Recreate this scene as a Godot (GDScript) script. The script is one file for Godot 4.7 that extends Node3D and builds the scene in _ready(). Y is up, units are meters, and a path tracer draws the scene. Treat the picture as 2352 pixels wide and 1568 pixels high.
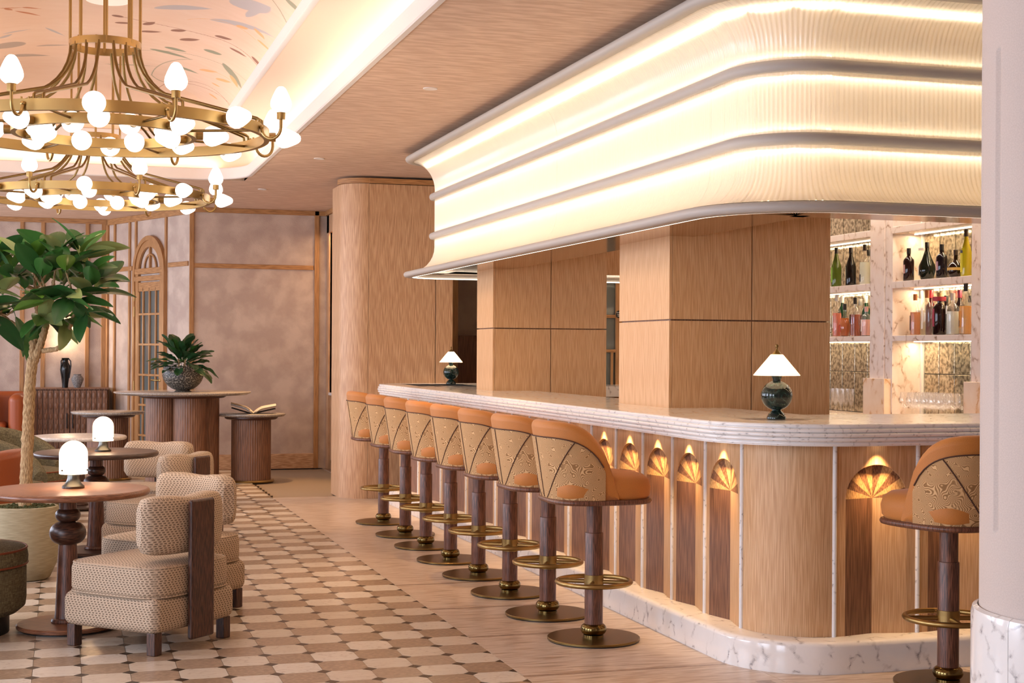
extends Node3D
# A hotel bar: fluted-glass canopy and marble counter on the right, lounge with two ring chandeliers on the left.
# x runs across the bar front, -z along the bar away from the camera, y up, metres.

var M := {}
var used := {}
var rng := RandomNumberGenerator.new()
const FOCAL := 3380.0
const YAW := 0.29634
const ROLL := 0.006
const EYE := Vector3(0, 1.4, 0)


class MB:
	var v := PackedVector3Array()
	var n := PackedVector3Array()
	var u := PackedVector2Array()
	var ix := PackedInt32Array()

	func add(p: Vector3, m: Vector3, t := Vector2.ZERO) -> int:
		v.push_back(p)
		n.push_back(m)
		u.push_back(t)
		return v.size() - 1

	func face(a: int, b: int, c: int) -> void:
		var g := (v[c] - v[a]).cross(v[b] - v[a])
		ix.push_back(a)
		if g.dot(n[a] + n[b] + n[c]) < 0.0:
			ix.push_back(c)
			ix.push_back(b)
		else:
			ix.push_back(b)
			ix.push_back(c)

	func poly(pts: Array, nrm: Vector3) -> void:
		var s := v.size()
		for p in pts:
			add(p, nrm, Vector2(p.x, p.z))
		for i in range(1, pts.size() - 1):
			face(s, s + i, s + i + 1)

	func quad(a: Vector3, b: Vector3, c: Vector3, d: Vector3, out := Vector3.ZERO) -> void:
		var m := (c - a).cross(d - b).normalized()
		if out != Vector3.ZERO and m.dot(out) < 0.0:
			m = -m
		poly([a, b, c, d], m)

	func strip(P: Array, N: Array, U = null) -> void:
		var s := v.size()
		var rows := P.size()
		var cols: int = P[0].size()
		for i in rows:
			for j in cols:
				add(P[i][j], N[i][j], U[i][j] if U else Vector2(float(j) / (cols - 1), float(i) / (rows - 1)))
		for i in rows - 1:
			for j in cols - 1:
				var a := s + i * cols + j
				face(a, a + 1, a + cols)
				face(a + 1, a + cols + 1, a + cols)

	# a skin through rings of points; the normals follow the shape
	func loft(rings: Array, closed := true, caps := true, wrap := false) -> void:
		var rows := rings.size()
		var cols: int = rings[0].size()
		var N := []
		var P := []
		var mid := Vector3.ZERO
		for i in rows:
			var row := PackedVector3Array()
			var a: PackedVector3Array = rings[(i - 1 + rows) % rows if wrap else maxi(i - 1, 0)]
			var b: PackedVector3Array = rings[(i + 1) % rows if wrap else mini(i + 1, rows - 1)]
			var r: PackedVector3Array = rings[i]
			var cen := Vector3.ZERO
			for p in r:
				cen += p
			cen /= cols
			var sgn := 0.0
			for j in cols:
				var l := (j - 1 + cols) % cols if closed else maxi(j - 1, 0)
				var k := (j + 1) % cols if closed else mini(j + 1, cols - 1)
				var m := (r[k] - r[l]).cross(b[j] - a[j])
				m = m.normalized() if m.length() > 1e-12 else Vector3.UP
				row.push_back(m)
				sgn += m.dot(r[j] - cen)
			if closed and sgn < 0.0:
				for j in cols:
					row[j] = -row[j]
			var pr := r.duplicate()
			if closed:
				row.push_back(row[0])
				pr.push_back(pr[0])
			N.push_back(row)
			P.push_back(pr)
		if wrap:
			N.push_back(N[0])
			P.push_back(P[0])
		strip(P, N)
		if caps and closed and not wrap:
			for e in [0, rows - 1]:
				var r: PackedVector3Array = rings[e]
				var d: Vector3 = (rings[0][0] - rings[1][0]) if e == 0 else (rings[rows - 1][0] - rings[rows - 2][0])
				var m := (r[cols / 3] - r[0]).cross(r[2 * cols / 3] - r[0]).normalized()
				poly(Array(r), m if m.dot(d) > 0 else -m)

	static func split(prof: Array, closed: bool) -> Array:
		# a profile as strips of [point, normal], broken at sharp corners
		var q := prof.duplicate()
		if closed:
			q.push_back(prof[0])
		var segs := []
		for i in q.size() - 1:
			var d: Vector2 = q[i + 1] - q[i]
			if d.length() > 1e-7:
				segs.push_back([q[i], q[i + 1], Vector2(d.y, -d.x).normalized()])
		var out := []
		var cur := [[segs[0][0], segs[0][2]]]
		if closed and segs[-1][2].dot(segs[0][2]) > 0.75:
			cur[0][1] = (segs[-1][2] + segs[0][2]).normalized()
		for i in segs.size():
			var nx = segs[i + 1] if i + 1 < segs.size() else (segs[0] if closed else null)
			if nx != null and nx[2].dot(segs[i][2]) > 0.75:
				cur.push_back([segs[i][1], (nx[2] + segs[i][2]).normalized()])
			else:
				cur.push_back([segs[i][1], segs[i][2]])
				out.push_back(cur)
				cur = []
				if i + 1 < segs.size():
					cur = [[segs[i + 1][0], segs[i + 1][2]]]
		if cur.size() > 1:
			out.push_back(cur)
		return out

	func lathe(prof: Array, seg := 24, at := Vector3.ZERO, closed := false, a0 := 0.0, a1 := TAU) -> void:
		for st in split(prof, closed):
			var P := []
			var N := []
			for q in st:
				var rp := PackedVector3Array()
				var rn := PackedVector3Array()
				for k in seg + 1:
					var a := lerpf(a0, a1, float(k) / seg)
					rp.push_back(at + Vector3(q[0].x * cos(a), q[0].y, q[0].x * sin(a)))
					rn.push_back(Vector3(q[1].x * cos(a), q[1].y, q[1].x * sin(a)))
				P.push_back(rp)
				N.push_back(rn)
			strip(P, N)

	# profile of (offset outward, height) swept along a plan path of [point, outward normal]
	func sweep(path: Array, prof: Array, closed_prof := true, caps := true, uvw := Rect2()) -> void:
		for st in split(prof, closed_prof):
			var P := []
			var N := []
			var U := []
			for e in path:
				var rp := PackedVector3Array()
				var rn := PackedVector3Array()
				var ru := PackedVector2Array()
				for q in st:
					var p: Vector3 = e[0] + e[1] * q[0].x + Vector3.UP * q[0].y
					rp.push_back(p)
					rn.push_back((e[1] * q[1].x + Vector3.UP * q[1].y).normalized())
					ru.push_back((Vector2(p.x, p.z) - uvw.position) / uvw.size if uvw.size.x > 0 else Vector2(q[0].x, q[0].y))
				P.push_back(rp)
				N.push_back(rn)
				U.push_back(ru)
			strip(P, N, U)
		if caps and closed_prof:
			for k in [0, path.size() - 1]:
				var e = path[k]
				var o = path[1] if k == 0 else path[path.size() - 2]
				var dir: Vector3 = (e[0] - o[0]).normalized()
				var pp := PackedVector2Array(prof)
				var tr := Geometry2D.triangulate_polygon(pp)
				var s := v.size()
				for q in prof:
					add(e[0] + e[1] * q.x + Vector3.UP * q.y, dir)
				for i in range(0, tr.size(), 3):
					face(s + tr[i], s + tr[i + 1], s + tr[i + 2])

	# box with rounded edges
	func rbox(c: Vector3, size: Vector3, r := 0.01, seg := 2, B := Basis()) -> void:
		var h := size * 0.5
		r = minf(r, minf(h.x, minf(h.y, h.z)) * 0.999)
		var w := []
		for ax in 3:
			var l := []
			for k in range(seg, -1, -1):
				l.push_back(-(h[ax] - r) - r * tan(PI / 4 * k / seg))
			for k in seg + 1:
				l.push_back((h[ax] - r) + r * tan(PI / 4 * k / seg))
			w.push_back(l)
		for ax in 3:
			var a1 := (ax + 1) % 3
			var a2 := (ax + 2) % 3
			for sg in [-1.0, 1.0]:
				var P := []
				var N := []
				for x in w[a1]:
					var rp := PackedVector3Array()
					var rn := PackedVector3Array()
					for y in w[a2]:
						var p := Vector3.ZERO
						p[ax] = sg * h[ax]
						p[a1] = x
						p[a2] = y
						var q := p.clamp(-(h - Vector3.ONE * r), h - Vector3.ONE * r)
						var d := (p - q).normalized()
						rp.push_back(c + B * (q + d * r))
						rn.push_back(B * d)
					P.push_back(rp)
					N.push_back(rn)
				strip(P, N)

	func box(c: Vector3, size: Vector3, B := Basis()) -> void:
		var h := size * 0.5
		for ax in 3:
			for sg in [-1.0, 1.0]:
				var d := Vector3.ZERO
				d[ax] = sg
				var a := Vector3.ZERO
				a[(ax + 1) % 3] = h[(ax + 1) % 3]
				var b := Vector3.ZERO
				b[(ax + 2) % 3] = h[(ax + 2) % 3]
				var o := d * h[ax]
				poly([c + B * (o - a - b), c + B * (o + a - b), c + B * (o + a + b), c + B * (o - a + b)], B * d)

	func tube(pts: Array, r, seg := 10, closed := false, caps := true) -> void:
		var rings := []
		var nn := pts.size()
		var prev := Vector3.ZERO
		for i in nn:
			var a: Vector3 = pts[(i - 1 + nn) % nn] if closed else pts[maxi(i - 1, 0)]
			var b: Vector3 = pts[(i + 1) % nn] if closed else pts[mini(i + 1, nn - 1)]
			var t := (b - a).normalized()
			var s: Vector3 = prev - t * prev.dot(t)
			if prev == Vector3.ZERO or s.length() < 1e-4:
				s = t.cross(Vector3.UP if absf(t.y) < 0.9 else Vector3.RIGHT)
			s = s.normalized()
			prev = s
			var w := t.cross(s)
			var ring := PackedVector3Array()
			var rad: float = r[i] if r is Array else r
			for k in seg:
				var an := TAU * k / seg
				ring.push_back(pts[i] + (s * cos(an) + w * sin(an)) * rad)
			rings.push_back(ring)
		loft(rings, true, caps, closed)

	func ball(c: Vector3, r: Vector3, seg := 16, rows := 10) -> void:
		var P := []
		var N := []
		for i in rows + 1:
			var t := PI * i / rows - PI / 2
			var rp := PackedVector3Array()
			var rn := PackedVector3Array()
			for k in seg + 1:
				var a := TAU * k / seg
				var d := Vector3(cos(t) * cos(a), sin(t), cos(t) * sin(a))
				rp.push_back(c + d * r)
				rn.push_back((d / r).normalized())
			P.push_back(rp)
			N.push_back(rn)
		strip(P, N)

	# flat outline (x, y) extruded along z from z0 to z1, bevel on the z1 side
	func plate(outline: Array, z0: float, z1: float, T := Transform3D(), bev := 0.0) -> void:
		var pp := PackedVector2Array(outline)
		var m := outline.size()
		var cen := Vector2.ZERO
		for p in outline:
			cen += p
		cen /= m
		var top := pp
		if bev > 0.0:
			var off := Geometry2D.offset_polygon(pp, -bev)
			if off.size() == 1 and off[0].size() == m:
				# keep the same starting corner
				var best := 0
				for k in m:
					if off[0][k].distance_to(pp[0]) < off[0][best].distance_to(pp[0]):
						best = k
				top = PackedVector2Array()
				for k in m:
					top.push_back(off[0][(k + best) % m])
			else:
				bev = 0.0
		var tr := Geometry2D.triangulate_polygon(top)
		var s := v.size()
		for p in top:
			add(T * Vector3(p.x, p.y, z1), T.basis.z.normalized())
		for i in range(0, tr.size(), 3):
			face(s + tr[i], s + tr[i + 1], s + tr[i + 2])
		var cw := Geometry2D.is_polygon_clockwise(pp)
		for i in m:
			var a := pp[i]
			var b := pp[(i + 1) % m]
			var d := (b - a).normalized()
			var o := Vector2(-d.y, d.x) if cw else Vector2(d.y, -d.x)
			var out := T.basis * Vector3(o.x, o.y, 0)
			var zz := z1 - bev
			poly([T * Vector3(a.x, a.y, z0), T * Vector3(b.x, b.y, z0), T * Vector3(b.x, b.y, zz), T * Vector3(a.x, a.y, zz)], out)
			if bev > 0.0:
				var c := top[(i + 1) % m]
				var e := top[i]
				poly([T * Vector3(a.x, a.y, zz), T * Vector3(b.x, b.y, zz), T * Vector3(c.x, c.y, z1), T * Vector3(e.x, e.y, z1)], (out + T.basis.z).normalized())

	func mesh() -> ArrayMesh:
		var a := []
		a.resize(Mesh.ARRAY_MAX)
		a[Mesh.ARRAY_VERTEX] = v
		a[Mesh.ARRAY_NORMAL] = n
		a[Mesh.ARRAY_TEX_UV] = u
		a[Mesh.ARRAY_INDEX] = ix
		var m := ArrayMesh.new()
		m.add_surface_from_arrays(Mesh.PRIMITIVE_TRIANGLES, a)
		return m


# ---------------------------------------------------------------- naming and tagging
func numbered(called: String) -> String:
	var k: int = used.get(called, 0)
	used[called] = k + 1
	return called if k == 0 else "%s_%03d" % [called, k]


func put(called: String, b, m: Material, parent: Node = null) -> MeshInstance3D:
	var o := MeshInstance3D.new()
	o.mesh = b.mesh() if b is MB else b
	o.material_override = m
	if parent == null:
		o.name = numbered(called)
		add_child(o)
	else:
		var k := 0
		var nm := called
		while parent.has_node(NodePath(nm)):
			k += 1
			nm = "%s_%03d" % [called, k]
		o.name = nm
		parent.add_child(o)
	return o


func tag(o: Node, label: String, category: String, group := "") -> Node:
	o.set_meta("label", label)
	o.set_meta("category", category)
	if group:
		o.set_meta("group", group)
	return o


func thing(called: String, label: String, category: String, at := Vector3.ZERO, turn := 0.0, group := "") -> Node3D:
	var o := Node3D.new()
	o.name = numbered(called)
	add_child(o)
	o.position = at
	o.rotation.y = turn
	tag(o, label, category, group)
	return o


func struct(called: String, b, m: Material, parent: Node = null) -> MeshInstance3D:
	var o := put(called, b, m, parent)
	if parent == null:
		o.set_meta("kind", "structure")
	return o


func setting(called: String) -> Node3D:
	var o := Node3D.new()
	o.name = numbered(called)
	o.set_meta("kind", "structure")
	add_child(o)
	return o


func dup(src: Node3D, called: String, label: String, at: Vector3, turn: float) -> Node3D:
	var o: Node3D = src.duplicate()
	o.name = numbered(called)
	add_child(o)
	o.position = at
	o.rotation.y = turn
	o.set_meta("label", label)
	return o


func screen(p: Vector3) -> Vector3:
	# pixel and depth of a point in the photograph's frame
	var xc := p.x * cos(YAW) + p.z * sin(YAW)
	var zc := p.x * sin(YAW) - p.z * cos(YAW)
	if zc < 0.1:
		return Vector3(-9999, 0, zc)
	return Vector3(1176 + FOCAL * xc / zc, 806.7 + FOCAL * (EYE.y - p.y) / zc, zc)


func seeded(s: int) -> void:
	rng.seed = s


func rf(a: float, b: float) -> float:
	return rng.randf_range(a, b)

# ---------------------------------------------------------------- materials
func noise_tex(freq: float, stops: Array, oct := 4, kind := FastNoiseLite.TYPE_SIMPLEX_SMOOTH, fractal := FastNoiseLite.FRACTAL_FBM, warp := 0.0, sd := 1, size := 512, normal := false) -> NoiseTexture2D:
	var f := FastNoiseLite.new()
	f.seed = sd
	f.noise_type = kind
	f.frequency = freq
	f.fractal_type = fractal
	f.fractal_octaves = oct
	if warp > 0.0:
		f.domain_warp_enabled = true
		f.domain_warp_amplitude = warp
		f.domain_warp_frequency = freq * 0.7
		f.domain_warp_fractal_octaves = 3
	var t := NoiseTexture2D.new()
	t.noise = f
	t.width = size
	t.height = size
	t.seamless = true
	t.seamless_blend_skirt = 0.2
	if normal:
		t.as_normal_map = true
		t.bump_strength = 4.0
	elif stops.size():
		var g := Gradient.new()
		var o := PackedFloat32Array()
		var c := PackedColorArray()
		for s in stops:
			o.push_back(s[0])
			c.push_back(Color(s[1]))
		g.offsets = o
		g.colors = c
		t.color_ramp = g
	return t


func plain(c: String, rough := 0.6, metal := 0.0) -> StandardMaterial3D:
	var m := StandardMaterial3D.new()
	m.albedo_color = Color(c)
	m.roughness = rough
	m.metallic = metal
	return m


func textured(t: Texture2D, scale: Vector3, rough := 0.6, world := true) -> StandardMaterial3D:
	var m := StandardMaterial3D.new()
	m.albedo_texture = t
	m.uv1_triplanar = true
	m.uv1_world_triplanar = world
	m.uv1_scale = scale
	m.uv1_triplanar_sharpness = 8.0
	m.roughness = rough
	return m


func glow(c: String, e: float) -> StandardMaterial3D:
	var m := plain("ffffff", 0.5)
	m.emission_enabled = true
	m.emission = Color(c)
	m.emission_energy_multiplier = e
	return m


func picture(size: int, f: Callable) -> ImageTexture:
	var im := Image.create(size, size, false, Image.FORMAT_RGB8)
	for y in size:
		for x in size:
			im.set_pixel(x, y, f.call(x, y))
	return ImageTexture.create_from_image(im)


func make_materials() -> void:
	var up := Vector3(6, 0.11, 6)
	var oak := noise_tex(0.075, [[0.28, "a77c58"], [0.5, "c39a74"], [0.72, "d6b08b"]], 4)
	var pale := noise_tex(0.075, [[0.28, "bd9063"], [0.5, "cfa477"], [0.72, "dcb68c"]], 4, FastNoiseLite.TYPE_SIMPLEX_SMOOTH, FastNoiseLite.FRACTAL_FBM, 0.0, 4)
	var wal := noise_tex(0.075, [[0.28, "5f3f2c"], [0.5, "7d5740"], [0.72, "94694d"]], 4, FastNoiseLite.TYPE_SIMPLEX_SMOOTH, FastNoiseLite.FRACTAL_FBM, 0.0, 7)
	var dark := noise_tex(0.075, [[0.28, "2c1912"], [0.5, "4a2d20"], [0.72, "633f2d"]], 4, FastNoiseLite.TYPE_SIMPLEX_SMOOTH, FastNoiseLite.FRACTAL_FBM, 12.0, 9)
	M.oak = textured(oak, up, 0.5)
	M.oak_flat = textured(oak, Vector3(0.2, 3, 0.2), 0.5)
	M.trim = textured(noise_tex(0.075, [[0.28, "8f6339"], [0.5, "a87849"], [0.72, "b98856"]], 3, FastNoiseLite.TYPE_SIMPLEX_SMOOTH, FastNoiseLite.FRACTAL_FBM, 0.0, 5), up, 0.5)
	M.trim_flat = textured(M.trim.albedo_texture, Vector3(0.15, 3, 0.15), 0.5)
	M.pale_oak = textured(pale, up, 0.5)
	M.ray_light = textured(noise_tex(0.075, [[0.28, "b98b58"], [0.5, "d0a46c"], [0.72, "dcb37c"]], 3), Vector3(3, 1.2, 3), 0.45)
	M.ray_dark = textured(noise_tex(0.075, [[0.28, "6a4630"], [0.5, "886045"], [0.72, "9c7151"]], 3), Vector3(3, 1.2, 3), 0.45)
	M.walnut = textured(wal, up, 0.45)
	M.dark_wood = textured(dark, Vector3(4, 0.35, 4), 0.38, false)
	M.dark_flat = textured(dark, Vector3(0.5, 4, 5), 0.35, false)
	M.stool_wood = textured(noise_tex(0.06, [[0.28, "45291c"], [0.5, "6b4331"], [0.72, "835542"]], 4, FastNoiseLite.TYPE_SIMPLEX_SMOOTH, FastNoiseLite.FRACTAL_FBM, 10.0, 11), Vector3(5, 0.3, 5), 0.4, false)
	M.table_wood = textured(noise_tex(0.06, [[0.28, "6d452f"], [0.5, "89593f"], [0.72, "9c6a4d"]], 4, FastNoiseLite.TYPE_SIMPLEX_SMOOTH, FastNoiseLite.FRACTAL_FBM, 8.0, 12), Vector3(0.4, 4, 5), 0.3, false)
	M.dark_top = textured(noise_tex(0.06, [[0.28, "38271f"], [0.5, "4c372d"], [0.72, "5b4538"]], 4), Vector3(0.4, 4, 5), 0.35, false)
	# plaster
	var pl := noise_tex(0.012, [[0.25, "b39d8f"], [0.5, "bba697"], [0.75, "c6b1a1"]], 5, FastNoiseLite.TYPE_SIMPLEX_SMOOTH, FastNoiseLite.FRACTAL_FBM, 20.0, 21)
	var grain := noise_tex(0.3, [], 3, FastNoiseLite.TYPE_SIMPLEX_SMOOTH, FastNoiseLite.FRACTAL_FBM, 0.0, 22, 512, true)
	M.plaster = textured(pl, Vector3(0.5, 0.5, 0.5), 0.85)
	M.plaster.normal_enabled = true
	M.plaster.normal_texture = grain
	M.plaster.normal_scale = 0.15
	M.ceiling = textured(noise_tex(0.02, [[0.25, "c2a28a"], [0.5, "cbad95"], [0.75, "d5b8a0"]], 5, FastNoiseLite.TYPE_SIMPLEX_SMOOTH, FastNoiseLite.FRACTAL_FBM, 10.0, 23), Vector3(0.4, 0.6, 1.6), 0.85)
	M.cove = plain("e6cdb8", 0.85)
	M.lip = plain("d8cfc8", 0.6)
	M.white_col = textured(noise_tex(0.4, [[0.2, "c4b5ab"], [0.8, "cfc0b6"]], 2, FastNoiseLite.TYPE_SIMPLEX_SMOOTH, FastNoiseLite.FRACTAL_FBM, 0.0, 24), Vector3(1, 1, 1), 0.8)
	# marbles
	var R := FastNoiseLite.FRACTAL_RIDGED
	var S := FastNoiseLite.TYPE_SIMPLEX_SMOOTH
	M.marble = textured(noise_tex(0.006, [[0.0, "ece8e4"], [0.72, "e9e5e1"], [0.86, "d5d0cc"], [0.95, "a9a4a3"], [1.0, "6d6867"]], 3, S, R, 60.0, 31, 1024), Vector3(0.9, 0.9, 0.9), 0.12)
	M.marble_edge = textured(noise_tex(0.006, [[0.0, "eeebe8"], [0.78, "e8e4e1"], [0.9, "cdc9c6"], [1.0, "8f8a8a"]], 3, S, R, 50.0, 37, 1024), Vector3(1.6, 1.6, 0.8), 0.12)
	M.marble_warm = textured(noise_tex(0.006, [[0.0, "efe3da"], [0.72, "ead9cd"], [0.86, "d6bfae"], [0.95, "a58a78"], [1.0, "6e5648"]], 3, S, R, 70.0, 33, 1024), Vector3(0.8, 0.6, 0.8), 0.2)
	M.onyx = textured(noise_tex(0.008, [[0.0, "f6e2cd"], [0.7, "f0d6bb"], [0.9, "d9a97c"], [1.0, "b9814f"]], 3, S, R, 60.0, 34), Vector3(0.9, 0.7, 0.9), 0.2)
	M.stone_grey = textured(noise_tex(0.05, [[0.3, "8f8880"], [0.5, "a59d94"], [0.7, "b8b0a6"]], 4, S, FastNoiseLite.FRACTAL_FBM, 0.0, 35), Vector3(2, 2, 2), 0.2)
	M.stone_white = textured(noise_tex(0.03, [[0.3, "cdc4ba"], [0.7, "ddd5cb"]], 4, S, FastNoiseLite.FRACTAL_FBM, 0.0, 36), Vector3(2, 2, 2), 0.25)
	M.mirror_tile = textured(noise_tex(0.03, [[0.2, "77705f"], [0.5, "b5ad98"], [0.75, "cfc8b4"]], 5, S, FastNoiseLite.FRACTAL_FBM, 15.0, 38), Vector3(1.5, 1.5, 1.5), 0.12)
	M.mirror_tile.metallic = 0.75
	var slab := noise_tex(0.02, [[0.2, "a99178"], [0.36, "bda692"], [0.5, "cbb8a6"], [0.66, "d3c3b3"], [0.85, "b9a18c"]], 5, S, FastNoiseLite.FRACTAL_FBM, 12.0, 41, 1024)
	M.floor_slab = textured(slab, Vector3(0.16, 1, 1.5), 0.3)
	M.floor_slab2 = textured(slab, Vector3(0.2, 1, 1.9), 0.3)
	M.floor_slab2.uv1_offset = Vector3(0.37, 0, 0.51)
	M.strip_stone = textured(noise_tex(0.04, [[0.3, "957c68"], [0.7, "a8907c"]], 4), Vector3(1, 1, 1), 0.3)
	for k in 3:
		var l := textured(noise_tex(0.012, [[0.0, "d5c9b8"], [0.7, ["d2c5b3", "cdbfad", "d7cdbf"][k]], [0.88, "bcab97"], [1.0, "97836d"]], 4, S, R, 45.0, 51 + k), Vector3(1.3, 1, 3.0), 0.28)
		l.uv1_offset = Vector3(0.3 * k, 0, 0.17 * k)
		M["tile_light%d" % k] = l
		var d := textured(noise_tex(0.05, [[0.25, ["937d67", "8f7861", "99836e"][k]], [0.6, ["a38c75", "9f8870", "ab957f"][k]], [0.85, "b39d87"]], 5, S, FastNoiseLite.FRACTAL_FBM, 10.0, 61 + k), Vector3(1.2, 1, 1.2), 0.28)
		M["tile_dark%d" % k] = d
	M.inlay = textured(noise_tex(0.05, [[0.3, "30261f"], [0.7, "47392e"]], 3, S, FastNoiseLite.FRACTAL_FBM, 0.0, 66), Vector3(2, 2, 2), 0.25)
	M.grout = plain("8b7a69", 0.8)
	M.green_marble = textured(noise_tex(0.01, [[0.0, "0d1816"], [0.6, "15231f"], [0.82, "2a3d36"], [0.94, "6d8478"], [1.0, "b9c8bd"]], 4, S, R, 50.0, 71), Vector3(3, 3, 3), 0.08, false)
	# metals
	M.brass = plain("a58a58", 0.34, 1.0)
	M.brass_dark = plain("7f6840", 0.36, 1.0)
	M.brass_polish = plain("7d6b42", 0.16, 1.0)
	M.gunmetal = plain("5c5c58", 0.3, 1.0)
	M.black = plain("121110", 0.5)
	M.soffit = plain("c9a679", 0.13, 1.0)
	M.rail = plain("b3aca4", 0.55)
	# leather and cloth
	var lea := noise_tex(0.25, [[0.3, "b5702c"], [0.7, "c17a33"]], 3, S, FastNoiseLite.FRACTAL_FBM, 0.0, 81)
	M.orange = textured(lea, Vector3(2, 2, 2), 0.62, false)
	M.orange.rim_enabled = true
	M.orange.rim = 0.25
	M.rust = textured(noise_tex(0.2, [[0.3, "8f4318"], [0.7, "a34f20"]], 3), Vector3(2, 2, 2), 0.45, false)
	var cn := FastNoiseLite.new()
	cn.frequency = 0.006
	cn.fractal_octaves = 2
	var contour := picture(384, func(x: int, y: int):
		var a := 0.0
		# blend across the edge so that the cloth repeats without a seam
		for ox in 2:
			for oy in 2:
				var wx := (x / 384.0) if ox else 1.0 - x / 384.0
				var wy := (y / 384.0) if oy else 1.0 - y / 384.0
				a += wx * wy * cn.get_noise_2d(x - ox * 384 + 900, y - oy * 384 + 200)
		var s := 0.5 + 0.5 * sin(a * 150.0)
		var sp := fmod(absf(sin(x * 12.9898 + y * 78.233) * 43758.5453), 1.0)
		var t := clampf((s - 0.25) * 2.2, 0, 1) * 0.85 + sp * 0.2
		return Color("8a6238").lerp(Color("ddb481"), clampf(t, 0, 1)))
	M.tan = textured(contour, Vector3(3.2, 3.2, 3.2), 0.85, false)
	M.seam = plain("4d2e1e", 0.8)
	M.seam_light = plain("a06a34", 0.8)
	var weave := picture(64, func(x: int, y: int):
		var row := int(y / 8)
		var xx := (x + row * 5) % 16
		var yy := y % 8
		var dashd: bool = xx < 9 and yy > 1 and yy < 5
		var c := Color("594636") if dashd else Color("cbb49a")
		if not dashd and (yy == 0 or yy == 7):
			c = Color("b59d84")
		if xx == 10 or xx == 15:
			c = c.darkened(0.12)
		return c)
	M.weave = textured(weave, Vector3(12, 12, 12), 0.9, false)
	var ol := picture(128, func(x: int, y: int):
		var a := fmod(absf(sin(x * 3.17 + floorf(y / 9.0) * 17.3) * 4375.85), 1.0)
		var b := fmod(absf(sin(y * 5.31 + floorf(x / 11.0) * 9.7) * 2375.15), 1.0)
		return Color("38311f").lerp(Color("8d8262"), clampf(a * 0.55 + b * 0.5, 0, 1)))
	M.olive = textured(ol, Vector3(5, 5, 5), 0.92, false)
	M.piping = plain("7c3a18", 0.6)
	M.planter = textured(noise_tex(0.05, [[0.25, "8f8468"], [0.6, "a3977a"], [0.8, "b2a78b"]], 4, S, FastNoiseLite.FRACTAL_FBM, 0.0, 91), Vector3(0.4, 14, 0.4), 0.9, false)
	M.moss = plain("3b3d17", 0.95)
	M.soil = plain("17120d", 0.95)
	M.bark = textured(noise_tex(0.04, [[0.25, "8a6c48"], [0.5, "b08f66"], [0.75, "c4a67c"]], 5, S, FastNoiseLite.FRACTAL_FBM, 12.0, 93), Vector3(6, 1.2, 6), 0.9, false)
	M.bark.heightmap_enabled = true
	M.bark.heightmap_texture = noise_tex(0.05, [], 4, S, FastNoiseLite.FRACTAL_FBM, 10.0, 94)
	M.bark.heightmap_scale = 0.5
	for q in [["leaf_a", "35632a"], ["leaf_b", "22491f"], ["leaf_c", "557f2c"], ["leaf_d", "7f8a52"], ["fig", "1f4022"], ["fig2", "2f5a26"]]:
		var lm := plain(q[1], 0.32)
		lm.backlight_enabled = true
		lm.backlight = Color(q[1]).lightened(0.1) * 0.5
		M[q[0]] = lm
	M.bowl = textured(noise_tex(0.035, [[0.2, "171512"], [0.42, "3d3832"], [0.55, "6d665c"], [0.68, "a39b8c"], [0.85, "4a4036"]], 5, FastNoiseLite.TYPE_CELLULAR, FastNoiseLite.FRACTAL_FBM, 10.0, 96), Vector3(3.5, 3.5, 3.5), 0.3, false)
	M.bowl.heightmap_enabled = true
	M.bowl.heightmap_texture = M.bowl.albedo_texture
	M.bowl.heightmap_scale = 0.4
	M.grey_pot = textured(noise_tex(0.03, [[0.3, "5e5955"], [0.7, "9c948e"]], 5), Vector3(4, 4, 4), 0.7, false)
	M.black_vase = plain("0d0d0c", 0.22)
	# light givers and glass
	M.bulb = glow("fff4e6", 1.7)
	M.led = glow("ffefd8", 5.0)
	M.dome = plain("f4ece2", 0.35)
	M.dome.backlight_enabled = true
	M.dome.backlight = Color(1, 1, 1)
	M.dome.emission_enabled = true
	M.dome.emission = Color("ffe7c4")
	M.dome.emission_energy_multiplier = 0.5
	M.shade = plain("f3ece4", 0.8)
	M.shade.backlight_enabled = true
	M.shade.backlight = Color(0.9, 0.85, 0.78)
	M.fluted = plain("fbf4ea", 0.3)
	M.fluted.backlight_enabled = true
	M.fluted.backlight = Color(1, 0.98, 0.95)
	M.fluted.clearcoat_enabled = true
	M.fluted.clearcoat = 1.0
	M.fluted.clearcoat_roughness = 0.08
	M.lightbox = plain("f3e6d2", 0.9)
	var gl := plain("ffffff", 0.02)
	gl.transparency = BaseMaterial3D.TRANSPARENCY_ALPHA
	gl.albedo_color.a = 0.04
	M.glass = gl
	var pn := plain("5d625f", 0.06)
	M.pane = pn
	var wp := plain("eef4ff", 0.02)
	wp.transparency = BaseMaterial3D.TRANSPARENCY_ALPHA
	wp.albedo_color.a = 0.05
	M.window_pane = wp
	M.paper = plain("e6ddd2", 0.8)
	M.print_dark = plain("3a332d", 0.7)
	M.sign_black = plain("1b1613", 0.4)
	M.white = plain("efeae4", 0.6)

# ---------------------------------------------------------------- the room
const TA := 0.2026
const TB := 0.2057
const TX := 1.0978
const TZ := -9.0487

func octagon_mesh(cut: float) -> ArrayMesh:
	var b := MB.new()
	var x := TA / 2 - 0.0009
	var z := TB / 2 - 0.0009
	var o := [Vector2(-x + cut, -z), Vector2(x - cut, -z), Vector2(x, -z + cut), Vector2(x, z - cut), Vector2(x - cut, z), Vector2(-x + cut, z), Vector2(-x, z - cut), Vector2(-x, -z + cut)]
	b.plate(o, -0.012, 0.0, Transform3D(Basis(Vector3.RIGHT, Vector3(0, 0, -1), Vector3.UP), Vector3.ZERO), 0.0)
	return b.mesh()


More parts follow.
